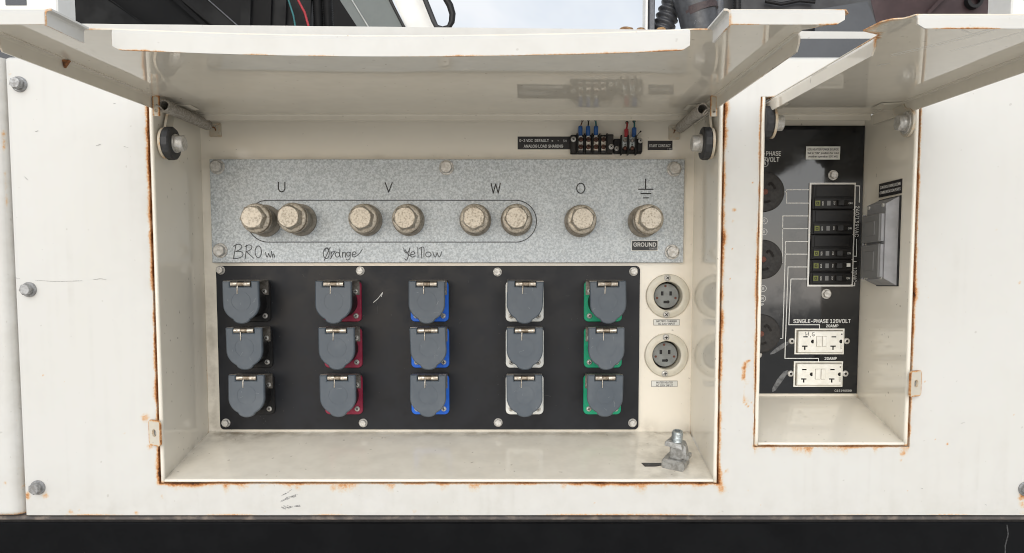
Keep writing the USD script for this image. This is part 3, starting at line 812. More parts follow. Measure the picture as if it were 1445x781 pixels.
hand = {
    "brown": [Zp([(132, 65), (126, 100), (118, 142)]), Zp([(118, 72), (138, 61), (158, 63), (165, 77), (152, 92), (132, 101), (158, 101), (172, 112), (168, 128), (146, 139), (116, 142)]),
              Zp([(192, 66), (189, 104), (184, 142)]), Zp([(184, 74), (206, 64), (222, 72), (216, 90), (192, 102)]), Zp([(192, 102), (210, 118), (232, 139)]), Ze(259, 103, 18, 33, 20, 390),
              Zp([(300, 106), (303, 122), (309, 133), (315, 122), (318, 112), (322, 124), (327, 134), (332, 118), (334, 100)]), Zp([(340, 134), (340, 116)]), Zp([(340, 122), (345, 115), (349, 120), (351, 134)])],
    "orange": [Ze(644, 112, 17, 29, -60, 330), Ze(648, 110, 13, 30, 200, 380), Zp([(666, 78), (650, 112), (632, 152)]), Zp([(671, 100), (671, 118), (672, 137)]), Zp([(671, 116), (678, 104), (688, 102)]), Zp([(694, 100), (682, 118), (668, 142)]), Ze(707, 119, 12, 14, 0, 380),
               Zp([(721, 86), (720, 112), (721, 128), (727, 134)]), Zp([(736, 134), (736, 106)]), Zp([(736, 116), (744, 105), (752, 110), (753, 134)]), Ze(769, 116, 10, 12, 0, 380), Zp([(780, 104), (780, 128), (776, 144), (764, 149), (756, 143)]),
               Zp([(790, 120), (804, 118), (813, 112), (806, 103), (795, 107), (790, 120), (798, 132), (814, 127), (834, 110), (848, 88)])],
    "yellow": [Zp([(1082, 82), (1088, 100), (1098, 110), (1110, 100), (1118, 82)]), Zp([(1116, 84), (1112, 112), (1104, 142), (1096, 150), (1088, 142)]), Zp([(1092, 92), (1104, 114), (1124, 130)]),
               Zp([(1122, 119), (1138, 117), (1146, 110), (1138, 102), (1126, 107), (1122, 120), (1130, 133), (1148, 126)]), Zp([(1162, 80), (1163, 110), (1164, 136)]), Zp([(1182, 80), (1183, 110), (1185, 138)]), Zp([(1170, 84), (1196, 78), (1197, 132)]), Ze(1222, 118, 15, 14, 0, 390),
               Zp([(1248, 104), (1253, 122), (1262, 132), (1268, 120), (1272, 108), (1277, 122), (1285, 132), (1293, 118), (1298, 102)])],
}
for k, s in hand.items():
    part(tp, "handwriting", stroke([spline(q_) for q_ in s], 1.2, PF, .15), M["pen"], label=f"handwritten word {k.upper()}")
x0_, z1_ = at(891, 339.5, PF)
x1_, z0_ = at(928.5, 354.5, PF)
gl = part(tp, "ground_label", prism(sbox(x0_, z0_, x1_, z1_), PF - .35, PF + .05), M["paper"])
part(gl, "label_field", prism(sbox(x0_ + .9, z0_ + .9, x1_ - .9, z1_ - .9), PF - .5, PF - .2), M["dark_grey"])
part(gl, "lettering", cat([text("GROUND", 5.4, (x0_ + x1_) / 2, z0_ + 6.2, PF - .5, "c", depth=.2, bold=True), text("5.0035", 2.2, x1_ - 2, z0_ + 2.2, PF - .5, "r", depth=.2)]), M["white_ink"])

studs = [(375, 312, 62, "U", "first", .12, 2.0), (425, 311, 60, "U", "second", .5, -2.0), (517.5, 311, 46, "V", "first", .3, .4), (577, 311, 43, "V", "second", .2, .2), (671, 311, 45, "W", "first", .4, 0), (729, 311, 45, "W", "second", .1, .2), (818.5, 312.5, 48, "O", "", .25, 1.2), (908, 313, 60, "E", "", .35, 2.5)]
names = {"U": "below the letter U", "V": "below the letter V", "W": "below the letter W", "O": "alone below the letter O", "E": "below the earth symbol"}
for i, (px, py, p, k, which, rot, tilt) in enumerate(studs):
    x, z = at(px, py, PF)
    side = {"first": "left of the pair ", "second": "right of the pair ", "": ""}[which]
    t = thing("terminal_bolt", f"thick dusty hex terminal bolt, {side}{names[k]}" if which else f"thick dusty hex terminal bolt standing {names[k]}", "terminal bolt", "terminal bolts on the galvanised plate", loc=(x, PF, z))
    pieces = []

    def put(m):
        turn(m, (x, PF, z), (0, 0, 1), tilt * .5)
        return m
    y = PF
    part(t, "bushing", put(lathe([(0, .1), (22, .1), (22, -5), (20, -6), (17.5, -6.2), (17.5, -(p - 26)), (0, -(p - 26))], x, z, 36, y)), M["bush"], smooth=35)
    y = PF - (p - 26)
    part(t, "washer", put(lathe([(0, 0), (20, 0), (20.4, -.6), (20.4, -2.6), (19.6, -3.2), (0, -3.2)], x, z, 36, y)), M["stud_side"], smooth=35)
    y -= 3.2
    part(t, "lock_washer", put(lathe([(0, 0), (17.6, 0), (18, -.5), (18, -3.4), (17.4, -4), (0, -4)], x + .4, z - .3, 36, y)), M["stud_side"], smooth=35)
    y -= 4
    part(t, "flange", put(lathe([(0, 0), (19.4, 0), (19.6, -.8), (19.0, -2.0), (16, -3.4), (0, -3.4)], x, z, 36, y)), M["stud"], smooth=35)
    y -= 2.6
    part(t, "hex_head", put(hexhead(x, z, y, 28.8, 14.5, rot)), M["stud"], smooth=25)

# ------------------------------------------------------------------ black outlet plate and fifteen covered outlets
BF = 139.5
bp = thing("outlet_plate", "black steel plate below the galvanised one, carrying fifteen covered outlets", "plate")
part(bp, "plate", prism(rounded(-428.6, 167.5, -208.2, 24.2, 6), BF, D - .4), M["black"])
for px, py, rot in ((311.5, 381.5, .4), (508.5, 382.5, .7), (702, 384, .1), (894, 383.5, .6), (319, 597, 1.0), (512.5, 597, .3), (703, 596.5, .8), (892.5, 597, .5)):
    x, z = at(px, py, BF)
    b = part(bp, "bolt", hexhead(x, z, BF - 1.2, 9.0, 4.4, rot), M["steel"], smooth=30)
    part(b, "washer", washer(x, z, BF + .1, 6.2, 1.3), M["steel"], smooth=30)
part(bp, "scratch_mark", stroke([P([(527, 427), (533, 422), (540, 413)], BF), P([(540, 413), (538, 419)], BF)], .9, BF, .1), M["white_ink"])

dr = np.random.default_rng(31)
dots = []
for _ in range(150):
    if dr.random() < .6:
        q = np.array([-385 + abs(dr.normal(0, 22)), -150 + dr.normal(0, 28)])
    else:
        q = np.array([dr.uniform(-420, 160), dr.uniform(-200, 15)])
    dots.append(Point(q).buffer(float(dr.uniform(.25, .6)), quad_segs=2))
for _ in range(14):
    q = np.array([dr.uniform(-400, 150), dr.uniform(-195, 10)])
    d_ = dr.normal(0, 1, 2) * dr.uniform(2, 8)
    dots.append(LineString([q, q + d_ * .5 + dr.normal(0, .6, 2), q + d_]).buffer(.22))
part(bp, "dust_speck", prism(shapely.union_all(dots).intersection(sbox(-426, -206, 165, 22)), BF - .12, BF + .05), M["dust"])

LID = 51.0                                   # how far the lids stand out from the plate
cols = {"black": (359.0, 354.6, "black_plastic"), "red": (484.6, 485.4, "red"), "blue": (607.0, 607.2, "blue"), "white": (740.4, 740.4, "white_plate"), "green": (850.6, 850.4, "green")}
rows = ((425.4, "top"), (490.6, "middle"), (556.4, "bottom"))
rng = np.random.default_rng(4)
lid_px = {"black": (340.0, 344.6, 348.2), "red": (471.0, 475.0, 476.6), "blue": (602.4, 603.6, 604.2), "white": (741.8, 740.5, 739.8), "green": (857.6, 855.6, 854.0)}
plate_px = {"black": (356.0, 359.0, 362.0), "red": (484.0, 485.0, 485.8), "blue": (606.6, 607.4, 607.6), "white": (740.4, 740.5, 740.3), "green": (850.6, 850.4, 849.6)}
plate_lid_py = (397.0, 462.5, 529.5)
for colour, (_, _, mk) in cols.items():
    for r_, (py, rowname) in enumerate(rows):
        x, z = at(plate_px[colour][r_], py, BF)
        xl, zl = at(lid_px[colour][r_], plate_lid_py[r_], BF - LID)      # middle of the lid's top edge
        t = thing("covered_outlet", f"grey flip lid outlet on {colour} backing, {rowname} of the {colour} column", "outlet cover", "outlets with grey flip lids on the black plate", loc=(x, BF, z))
        part(t, "backing_plate", chamfered(rounded(x - 26.7, x + 26.7, z - 28.5, z + 28.5, 6.5), BF - 3.6, BF - .05, .7), M[mk], smooth=30)
        # socket barrel from plate towards the lid, following the lid's small droop
        xc, zc = (x + xl) / 2, (z + zl - 26) / 2
        br = cyl((x, BF - 3.5, z - 1), (xl, BF - LID + 4.2, zl - 28), 21.5, 36, 20.5)
        part(t, "socket_barrel", br, M["black_plastic"], smooth=30)
        part(t, "gasket", cyl((xl, BF - LID + 7.6, zl - 28), (xl, BF - LID + 4.0, zl - 28), 23, 36), M["rubber"], smooth=30)
        # bracket: back leg with screws, top leg running out to the hinge
        zr = z + 30.0
        leg_ = prism(sbox(x - 24.5, z + 9, x + 24.5, zr), BF - 5.0, BF - 3.7)
        part(t, "bracket", leg_, M["bracket"])
        top = np.array([(x - 24.5, BF - 3.7, zr), (x + 24.5, BF - 3.7, zr), (xl + 24.0, BF - LID + 1, zl + .2), (xl - 24.0, BF - LID + 1, zl + .2)])
        part(t, "bracket_roof", hull(np.vstack([top, top - (0, 0, 1.3)])), M["bracket"])
        # lid
        pl = sbox(-24.3, -31, 24.3, 0).union(affinity.scale(Point(0, -31).buffer(24.3, quad_segs=14), 1, .93)).union(affinity.scale(Point(0, -50).buffer(11.5, quad_segs=8), 1, .62))
        pl = pl.buffer(-1.2).buffer(1.2).buffer(1.2).buffer(-1.2)
        notch = sbox(-14.2, -7.6, 14.2, 1)
        lid = bevelled(pl.difference(notch).simplify(.05), -3.4, 2.0, 1.3)
        rot = rng.normal(0, .8)
        droop = rng.normal(0, 1.6)
        turn(lid, (0, 0, 0), (1, 0, 0), droop)
        turn(lid, (0, 0, 0), (0, 1, 0), rot)
        lid.apply_translation((xl, BF - LID, zl))
        lidp = part(t, "flip_lid", lid, M["lid"])
        ringm = prism(Point(0, -27).buffer(13.2, quad_segs=12).difference(Point(0, -27).buffer(12.1, quad_segs=12)), -3.75, -3.3)
        turn(ringm, (0, 0, 0), (1, 0, 0), droop)
        turn(ringm, (0, 0, 0), (0, 1, 0), rot)
        ringm.apply_translation((xl, BF - LID, zl))
        part(lidp, "embossed_ring", ringm, M["lid"])
        sc = []
        for _ in range(int(rng.integers(1, 5))):
            p0_ = np.array([rng.uniform(-20, 20), rng.uniform(-46, -10)])
            d_ = rng.normal(0, 1, 2)
            d_ *= rng.uniform(1.5, 7) / np.linalg.norm(d_)
            sc.append([tuple(p0_), tuple(p0_ + d_ * .5 + rng.normal(0, .4, 2)), tuple(np.clip(p0_ + d_, (-21, -48), (21, -9)))])
        scm = prism(shapely.union_all([LineString(q).buffer(float(rng.uniform(.14, .3))) for q in sc]), -3.5, -3.3)
        turn(scm, (0, 0, 0), (1, 0, 0), droop)
        turn(scm, (0, 0, 0), (0, 1, 0), rot)
        scm.apply_translation((xl, BF - LID, zl))
        part(lidp, "scuff_mark", scm, M["lid_scuff"])
        for a, b, mm in ((-13.2, -4.6, "hinge"), (-4.2, 4.2, "bracket"), (4.6, 13.2, "hinge")):
            part(lidp, "hinge_knuckle", cyl((xl + a, BF - LID - 1.2, zl - 4), (xl + b, BF - LID - 1.2, zl - 4), 3.1 if mm == "hinge" else 2.8, 16), M["hinge" if mm == "hinge" else "pin"], smooth=40)
        part(lidp, "hinge_well", bx(xl - 14.4, xl + 14.4, BF - LID + .6, BF - LID + 1.6, zl - 7.8, zl + .3), M["gap"])
        part(lidp, "spring_leg", tube([(xl - 3.8, BF - LID - 2.4, zl - 5), (xl - 3.9, BF - LID - 3.9, zl - 8), (xl - 4.0, BF - LID - 3.9, zl - 17)], .75, 6), M["hinge"], smooth=True)
        for sx_, sz_ in ((-19, 14), (19, 14), (-19, -20.5), (19, -20.5)):
            yy = BF - (5.0 if sz_ > 0 else 3.6)
            s = part(t, "screw", panhead(x + sx_, z + sz_, yy, 3.7, 2.2), M["steel"], smooth=35)
            part(s, "cross_recess", cross(x + sx_, z + sz_, yy - 2.2, 3.7, rng.uniform(0, 1.5)), M["gap"])

# ------------------------------------------------------------------ two round inlets with stickers
for i, (cx, cz, rr_) in enumerate((IN1, IN2)):
    rx_ = cx
    t = thing("round_inlet", ("upper" if i == 0 else "lower") + " round cream ringed power inlet with grey recessed face, right of black plate", "power inlet", "round inlets beside the black plate", loc=(cx, D, cz))
    part(t, "ring", lathe([(31, 0), (31, -2.6), (30, -4.2), (26, -5.6), (22, -5.6), (20.4, -4.6), (20, -2.5), (20, 30), (30, 30)], cx, cz, 48, D), M["cream_ring"], smooth=35)
    yf = D + 9
    part(t, "inlet_face", lathe([(0, 0), (17.2, 0), (17.6, .6), (17.6, 14), (0, 14)], cx, cz, 40, yf), M["inlet_face"], smooth=35)
    part(t, "well", lathe([(17.6, 12), (20.2, 12)], cx, cz, 40, yf), M["black_plastic"])
    for dx, dz, w, h in ((-6, 3.5, 3.6, 6), (6, 3.5, 3.6, 6)):
        part(t, "slot", prism(sbox(cx + dx - w / 2, cz + dz - h / 2, cx + dx + w / 2, cz + dz + h / 2), yf - .3, yf + .2), M["black_plastic"])
    part(t, "slot", prism(sbox(cx - 4, cz - 10.5, cx + 4, cz - 7).union(Point(cx + 2.4, cz - 8.6).buffer(2.2)), yf - .3, yf + .2), M["black_plastic"])
    for dx, dz in ((-1.5, 14), (-13.2, -3), (13, -3)):
        part(t, "terminal_screw", prism(Point(cx + dx, cz + dz).buffer(1.7), yf - .4, yf + .2), M["red_brown"])
    for dx, dz in ((-1.5, 25.5), (-2.5, -26)):
        s = part(t, "screw", panhead(cx + dx, cz + dz, D - 5.0, 4.6, 2.4), M["steel"], smooth=35)
        part(s, "cross_recess", cross(cx + dx, cz + dz, D - 7.4, 4.6, .7 + i), M["gap"])
for (px0, py0, px1, py1), l1, l2, lab in (((922, 451, 959, 459.3), "BATTERY CHARGER", "AC 120V INPUT", "small white sticker reading BATTERY CHARGER below the upper round inlet"), ((919, 537.6, 956, 546), "WATER HEATER", "AC 120V INPUT", "small white sticker reading WATER HEATER below the lower round inlet")):
    xa, zb0 = at(px0, py1, D)
    xb1, zt1 = at(px1, py0, D)
    s = thing("sticker", lab, "sticker")
    part(s, "border", prism(sbox(xa, zb0, xb1, zt1), D - .5, D - .1), M["black_ink"])
    part(s, "paper", prism(sbox(xa + .5, zb0 + .5, xb1 - .5, zt1 - .5), D - .7, D - .3), M["paper"])
    xm = (xa + xb1) / 2
    part(s, "lettering", cat([text(l1, 2.6, xm, (zt1 + zb0) / 2 + .4, D - .7, "c", depth=.15, bold=True, fit=29 if "BAT" in l1 else 24), text(l2, 2.5, xm, zb0 + .9, D - .7, "c", depth=.15, bold=True, fit=24)]), M["black_ink"])


# ------------------------------------------------------------------ terminal strips and their labels along the top
def black_label(name, lab, box_px, items, Y=D - .5):
    px0, py0, px1, py1 = box_px
    xa, zb0 = at(px0, py1, Y)
    xb1, zt1 = at(px1, py0, Y)
    s = thing(name, lab, "label")
    part(s, "label_field", prism(sbox(xa, zb0, xb1, zt1), Y, Y + .35), M["label_black"])
    part(s, "lettering", cat([text(tx, h, *at(px, py, Y), Y, an, depth=.2, bold=bo, fit=w) for tx, h, px, py, an, bo, w in items]), M["white_ink"])
    return s


black_label("label_plate", "long black label lettered ANALOG LOAD SHARING left of the terminal strip", (730.5, 193, 805, 211),
            [("0-3 VDC  DEFAULT", 3.9, 733, 200.6, "l", True, 41), ("+", 3.4, 778, 200.6, "l", True, 2.6), ("-", 3.4, 787, 200.6, "l", True, 1.6), ("SH", 3.2, 794.5, 200.8, "l", False, 5), ("ANALOG LOAD SHARING", 3.9, 739, 208.6, "l", True, 55)])
black_label("label_plate", "short black label lettered START CONTACT right of the terminal strips", (914, 199, 949, 212),
            [("START CONTACT", 3.7, 916, 207.8, "l", True, 30), ("5-0042", 1.8, 948, 211.2, "r", False, 6)])

ts = thing("terminal_strip", "brown black four way terminal strip with three blue crimped wires", "terminal strip")
xa, zb0 = at(805, 217, D - 10)
xb1, zt1 = at(865.5, 190, D - 10)
part(ts, "base", bx(xa, xb1, D - 7, D - .3, zb0, zt1, 1), M["brown_plastic"])
part(ts, "end_block", bx(xa, xa + 8, D - 13, D - 7, zb0 + 1, zt1 - 1, 1.2), M["brown_plastic"])
part(ts, "end_block", bx(xb1 - 9, xb1, D - 13, D - 7, zb0 + 1, zt1, 1.2), M["brown_plastic"])
for px in (814.3, 824.9, 835.6, 846.2, 856.4):
    x, _ = at(px, 200, D - 12)
    part(ts, "barrier", bx(x - .9, x + .9, D - 15, D - 7, zb0 + .5, zt1 + .8, .4), M["black_plastic"])
for j, px in enumerate((819.6, 830.3, 841, 851.6)):
    x, zc = at(px, 202.5, D - 8)
    part(ts, "contact_bar", bx(x - 3.4, x + 3.4, D - 8.6, D - 7.2, zc - 10, zc + 9, .4), M["hinge" if j else "steel"])
    for dz in (5, -5):
        s = part(ts, "screw", panhead(x, zc + dz, D - 8.6, 3.3, 2.4), M["copper"], smooth=35)
        part(s, "cross_recess", cross(x, zc + dz, D - 11, 3.3, .3 + j), M["gap"])
    part(ts, "lower_cover", bx(x - 3.6, x + 3.6, D - 10, D - 7.2, zb0 + .6, zb0 + 4.6, .4), M["dark_grey"])
for px, py in ((809.2, 197), (862.5, 207.5)):
    x, z = at(px, py, D - 13)
    s = part(ts, "mounting_screw", panhead(x, z, D - 13, 3.7, 2.4), M["steel"], smooth=35)
    part(s, "cross_recess", cross(x, z, D - 15.4, 3.7, .9), M["gap"])
ts2 = thing("terminal_strip", "smaller open terminal strip with bright lugs and one red wire", "terminal strip")
xc0, zc0 = at(866.2, 216.5, D - 10)
xc1, zc1 = at(906.5, 195.5, D - 10)
part(ts2, "base", bx(xc0, xc1, D - 7, D - .3, zc0, zc1, 1), M["black_plastic"])
part(ts2, "end_block", bx(xc1 - 8, xc1, D - 12, D - 7, zc0 + 1, zc1 - 1, 1.2), M["black_plastic"])
for px in (876.5, 886, 897):
    x, _ = at(px, 200, D - 12)
    part(ts2, "barrier", bx(x - 1, x + 1, D - 16, D - 7, zc0 - 3, zc1 + 3.5, .5), M["black_plastic"])
for j, px in enumerate((882, 892)):
    x, zc = at(px, 204, D - 8)
    part(ts2, "lug", prism(rounded(x - 3.6, x + 3.6, zc - 7, zc + 9, 2.4).difference(sbox(x - 1, zc - 1, x + 1, zc + .5)), D - 9.5, D - 7.4), M["zinc"])
    for dz in (5, -5.5):
        part(ts2, "screw", panhead(x, zc + dz, D - 9.5, 2.9, 2.2), M["bracket" if dz > 0 else "copper"], smooth=35)
for px, py in ((870.5, 209.5), (903.2, 199.5)):
    x, z = at(px, py, D - 10)
    s = part(ts2, "mounting_screw", panhead(x, z, D - (7 if px < 880 else 12), 3.3, 2.2), M["steel"], smooth=35)
    part(s, "cross_recess", cross(x, z, D - (9.2 if px < 880 else 14.2), 3.3, .5), M["gap"])
for strip, px, pt, pb, cm, wm, lean in ((ts, 819, 178, 192, "wire_blue", "red_brown", 3), (ts, 829.8, 178, 192, "wire_blue", "black_plastic", 1), (ts, 841, 178, 191, "wire_blue", "wire_teal", 0), (ts2, 884, 182, 194, "wire_red", "wire_red", 1.5), (ts2, 895, 180, 194, "wire_blue", "wire_teal", .8)):
    x, zt0 = at(px, pt, D - 9)
    zb2 = atz(pb, D - 9)
    c = part(strip, "crimp_sleeve", bx(x - 2.9, x + 2.9, D - 11.5, D - 6.5, zb2, zt0, 1.2), M[cm])
    part(c, "wire", tube([(x, D - 9, zt0 - 1), (x + lean * .5, D - 8.6, zt0 + 3), (x + lean, D - 5, zt0 + 8), (x + lean * 1.2, D + 3, zt0 + 11)], 1.25 if cm == "wire_red" or wm == "wire_teal" else .9, 7), M[wm], smooth=True)
    part(strip, "wire_hole", prism(Point(x + lean * 1.2, zt0 + 10).buffer(2.2), D - .35, D - .05), M["gap"])
    part(c, "tongue", bx(x - 2.2, x + 2.2, D - 9.2, D - 8.2, zb2 - 6, zb2 + .5), M["steel"])
part(ts2, "stray_wire", tube([at3 for at3 in [(*(lambda q: (q[0], D - 8, q[1]))(at(898, 193, D - 8)),), (*(lambda q: (q[0], D - 10, q[1]))(at(901, 189, D - 10)),), (*(lambda q: (q[0], D - 12, q[1]))(at(904, 186, D - 12)),)]], .5, 6), M["gap"])
xg, zg = at(904, 186, D - 12)
part(ts2, "wire_tip", lathe([(0, 0), (1.2, -.6), (1.2, -1.6), (0, -2)], xg, zg, 10, D - 11), M["gap"])
# dirt crumbs under the small strip are part of the wall's grime

# ------------------------------------------------------------------ doors
DZ = lambda y: 222.3 + 0.0466 * y           # underside of an opened door
HA, HB = (24.0, 173.0), (13.0, 196.0)       # hinge pins (y, z)


def door_wear(edges, seed):
    def w(v):
        n1, n2 = edge_noise(v, 24, seed), edge_noise(v, 6, seed + 1)
        r = 0 * n1
        g = .04 + .05 * edge_noise(v, 120, seed + 3)
        for fn, a, s in edges:
            r = np.maximum(r, np.clip(a * (n1 * 1.5 - .15) * np.exp(-fn(v) / (s * (.4 + n2))), 0, 1.2))
        return np.c_[r, g]
    return w


def zfold(m, sag):
    v = m.vertices.copy()
    v[:, 2] += DZ(v[:, 1]) - sag(v)
    m.vertices = v
    return m


def plate_grid(poly, th, step):
    """A level plate cut from an even grid of quads, so that its sheen stays smooth when it is bent."""
    x0, y0, x1, y1 = poly.bounds
    gx, gy = lines(x0 - .01, x1 + .01, step), lines(y0 - .01, y1 + .01, step)
    V, F, n = [], [], 0
    for i in range(len(gx) - 1):
        for j in range(len(gy) - 1):
            c = sbox(gx[i], gy[j], gx[i + 1], gy[j + 1])
            if poly.contains(c):
                v, f = np.array([(gx[i], gy[j]), (gx[i + 1], gy[j]), (gx[i + 1], gy[j + 1]), (gx[i], gy[j + 1])]), np.array([(0, 1, 2), (0, 2, 3)])
                V.append(v)
                F.append(f + n)
                n += 4
            else:
                q = poly.intersection(c)
                for g in getattr(q, "geoms", [q]):
                    if g.geom_type == "Polygon" and g.area > 1e-6:
                        v, f = trimesh.creation.triangulate_polygon(g, engine="earcut")
                        e = v[f]
                        flip = np.cross(e[:, 1] - e[:, 0], e[:, 2] - e[:, 0]) < 0
                        f = np.where(flip[:, None], f[:, ::-1], f)
                        V.append(v)
                        F.append(f + n)
                        n += len(v)
    V, F = np.vstack(V), np.vstack(F)
    m = trimesh.Trimesh(np.c_[V, 0 * V[:, 0]], F, process=False)
    m.merge_vertices(digits_vertex=4)
    F, B_ = np.asarray(m.faces), np.asarray(m.vertices)
    F = F[(F[:, 0] != F[:, 1]) & (F[:, 1] != F[:, 2]) & (F[:, 0] != F[:, 2])]
    T_ = B_ + (0, 0, th)
    e = np.vstack([F[:, [0, 1]], F[:, [1, 2]], F[:, [2, 0]]])
    k = {tuple(x) for x in e}
    rim = np.array([x for x in e if (x[1], x[0]) not in k])
    a, b, o = rim[:, 0], rim[:, 1], len(B_)
    return trimesh.Trimesh(np.vstack([B_, T_, B_, T_]), np.vstack([F[:, ::-1], F + o, np.c_[a, b, b + o] + 2 * o, np.c_[a, b + o, a + o] + 2 * o]), process=False)


def SHOWN(v):
    x = v[:, 0]
    return ((x > -362) & (x < -335)) | ((x > 138) & (x < 160) & (v[:, 1] > -302)) | ((x > 283) & (x < 307)) | ((x > 240) & (x < 256))


def door(name, label, outline, x0, x1, flange_end, lips, sag, seed, arms, tabs, cut=None):
    t = thing(name, label, "door")
    pm = plate_grid(outline, 1.0, 11.0)
    bound = outline.exterior

    def d_edge(v):
        return shapely.distance(shapely.points(v[:, 0], v[:, 1]), bound)
    part(t, "door_sheet", zfold(pm, sag), M["door"], smooth=30, wear=door_wear([(lambda v: np.where(v[:, 1] < -230, np.where(SHOWN(v), d_edge(v), 99), 99), .95, 1.8)], seed))
    for s, xx in ((-1, x0), (1, x1)):
        # side flange hanging from the sheet
        m = bend([(xx - s * 5, 0.2), (xx - s * 2, 0), (xx - s * .6, -.8), (xx, -3), (xx, -14.5)], (flange_end, 108), "xz", 1.6, 9)
        v = m.vertices
        far = (v[:, 1] < flange_end + 1) & (v[:, 2] < -8)
        m.vertices[far, 1] += (-(v[far, 2]) - 8) * .9
        part(t, "side_flange", zfold(m, lambda v: 0 * v[:, 0]), M["door"], smooth=35, wear=door_wear([(lambda v: v[:, 1] - flange_end, .9, 2.0), (lambda v: np.abs(v[:, 2] - DZ(v[:, 1]) + 14.5), .22, 1.2)], seed + 5))
    m = bend([(104, .2), (107, 0), (109.2, -.8), (110, -3), (110, -8.5)], (x0 + 3, x1 - 3), "yz", 1.6, 25)
    part(t, "rear_flange", zfold(m, lambda v: 0 * v[:, 0]), M["door"], smooth=35, wear=door_wear([], seed))
    for lx0, lx1, ly, h, ends in lips:
        m = bend([(ly + 6, .3), (ly + 3, 0), (ly + .8, -.9), (ly, -3), (ly, -h)], (lx0, lx1), "yz", 1.6, 3)
        v = m.vertices
        for k, xe in ((0, lx0), (1, lx1)):                            # rounded lower corners
            d = np.abs(v[:, 0] - xe)
            m.vertices[:, 2] += np.clip(6 - d, 0, 6) * .6 * ends[k] * np.clip((-v[:, 2] - (h - 7)) / 7, 0, 1)
        part(t, "front_lip", zfold(m, sag), M["panel"], smooth=35, wear=door_wear([(lambda v, ly=ly, h=h: np.abs(v[:, 2] - DZ(v[:, 1]) + sag(v) + h) + np.clip(v[:, 1] - ly - 1, 0, 9), .72, 1.2), (lambda v, a=lx0: np.abs(v[:, 0] - a) + np.clip(v[:, 1] - ly - 1, 0, 9), .55 if abs(lx0 + 360) > 90 else .15, 1.2), (lambda v, a=lx1: np.abs(v[:, 0] - a), .7 if lx1 < -300 else .2, 1.2)], seed + 9))
    if cut:
        for xx, s, ya, yb, h in cut:                                  # lips on the sides of the cable notch
            m = bend([(xx - s * 5, .2), (xx - s * 2.4, 0), (xx - s * .6, -.9), (xx, -3), (xx, -h)], (ya, yb), "xz", 1.6, 3)
            part(t, "notch_lip", zfold(m, sag), M["panel"], smooth=35, wear=door_wear([(lambda v, h=h: np.abs(v[:, 2] - DZ(v[:, 1]) + h), .5, 1.0), (lambda v, a=ya: v[:, 1] - a, .6, 1.0)], seed + 13))
    for xa_, s, (hy, hz), rubber in arms:
        # arm: foot welded under the sheet, plate hanging to the pin; s points into the cabinet
        top = DZ(hy + 20) - 1
        out = LineString([(hy, hz), (hy + 10, (hz + top) / 2), (hy + 22, top)]).buffer(8).union(Point(hy, hz).buffer(19 if rubber else 17)).union(Point(hy + 24, top - 2).buffer(11)).intersection(sbox(-200, 0, 200, top))
        m = trimesh.creation.extrude_polygon(out, 3.0, engine="earcut")
        v = m.vertices
        m.vertices = np.c_[xa_ - 1.5 + v[:, 2], v[:, 0], v[:, 1]]
        m.fix_normals()
        m = m.subdivide_to_size(7)
        a = part(t, "hinge_arm", m, M["tab"], wear=lambda v, o=out.exterior: np.c_[.26 * np.exp(-shapely.distance(shapely.points(v[:, 1], v[:, 2]), o) / 2.2) * (.4 + 1.2 * edge_noise(v, 9, seed)), .15 + 0 * v[:, 0]])
        part(a, "foot", hull([(xa_, hy + 8, top + .2), (xa_, hy + 45, top + .2), (xa_ + s * 26, hy + 14, top + .2), (xa_ + s * 26, hy + 42, top + .2), (xa_, hy + 8, top - 2), (xa_, hy + 45, top - 2), (xa_ + s * 22, hy + 16, top - 1.6), (xa_ + s * 22, hy + 38, top - 1.6)]), M["tab"])
        xx = xa_ + s * 1.6
        if rubber:
            dsk = trimesh.creation.revolve([(0, 0), (18.6, 0), (20.4, 1.6), (20.4, 8.4), (18.8, 10.2), (9, 10.6), (0, 10.6)], sections=14)
            dsk.apply_transform(trimesh.geometry.align_vectors([0, 0, 1], [s, 0, 0]))
            if rubber == "outer":
                xx -= s * (3.2 + 10.8)
            dsk.apply_translation((xx, hy, hz))
            part(a, "rubber_bumper", dsk, M["rubber"], smooth=25)
            xx += s * (10.6 if rubber is True else 14.0)
        wsh = cyl((xx, hy, hz), (xx + s * 2.2, hy, hz), 11.5 if rubber else 13.5, 28)
        part(a, "washer", wsh, M["steel"], smooth=35)
        hd = hexhead(0, 0, 0, 18.0, 9.5, .35)
        v = hd.vertices
        hd.vertices = np.c_[-v[:, 1] * s, v[:, 0], v[:, 2]]
        hd.fix_normals()
        hd.apply_translation((xx + s * 2.2, hy, hz))
        part(a, "pivot_bolt", hd, M["steel"], smooth=28)
    for xt, yt in tabs:
        zt_ = DZ(yt)
        m = prism(rounded(xt - 4, xt + 4, zt_ - 24, zt_ + .4, 1.2).difference(Point(xt, zt_ - 18).buffer(1.9)), yt - 1, yt + 1).subdivide_to_size(3)
        part(t, "spring_tab", m, M["tab"], wear=lambda v, xt=xt, zt_=zt_: np.c_[.75 * np.exp(-np.minimum(np.abs(np.abs(v[:, 0] - xt) - 4), np.abs(v[:, 2] - zt_)) / 1.2) + .2 * edge_noise(v, 4, 8), .2 + 0 * v[:, 0]])
    return t


def sagA(v):
    u = np.clip((v[:, 0] + 98) / 240, -1, 1)
    return 5.5 * (1 - u ** 2) * np.clip((120 - v[:, 1]) / 420, 0, 1) ** 1.4 + .8 * (meshkit.fbm(np.c_[v[:, 0] / 150, v[:, 1] / 150, 0 * v[:, 0]], 2, 3) - .5) * np.clip((100 - v[:, 1]) / 100, 0, 1)


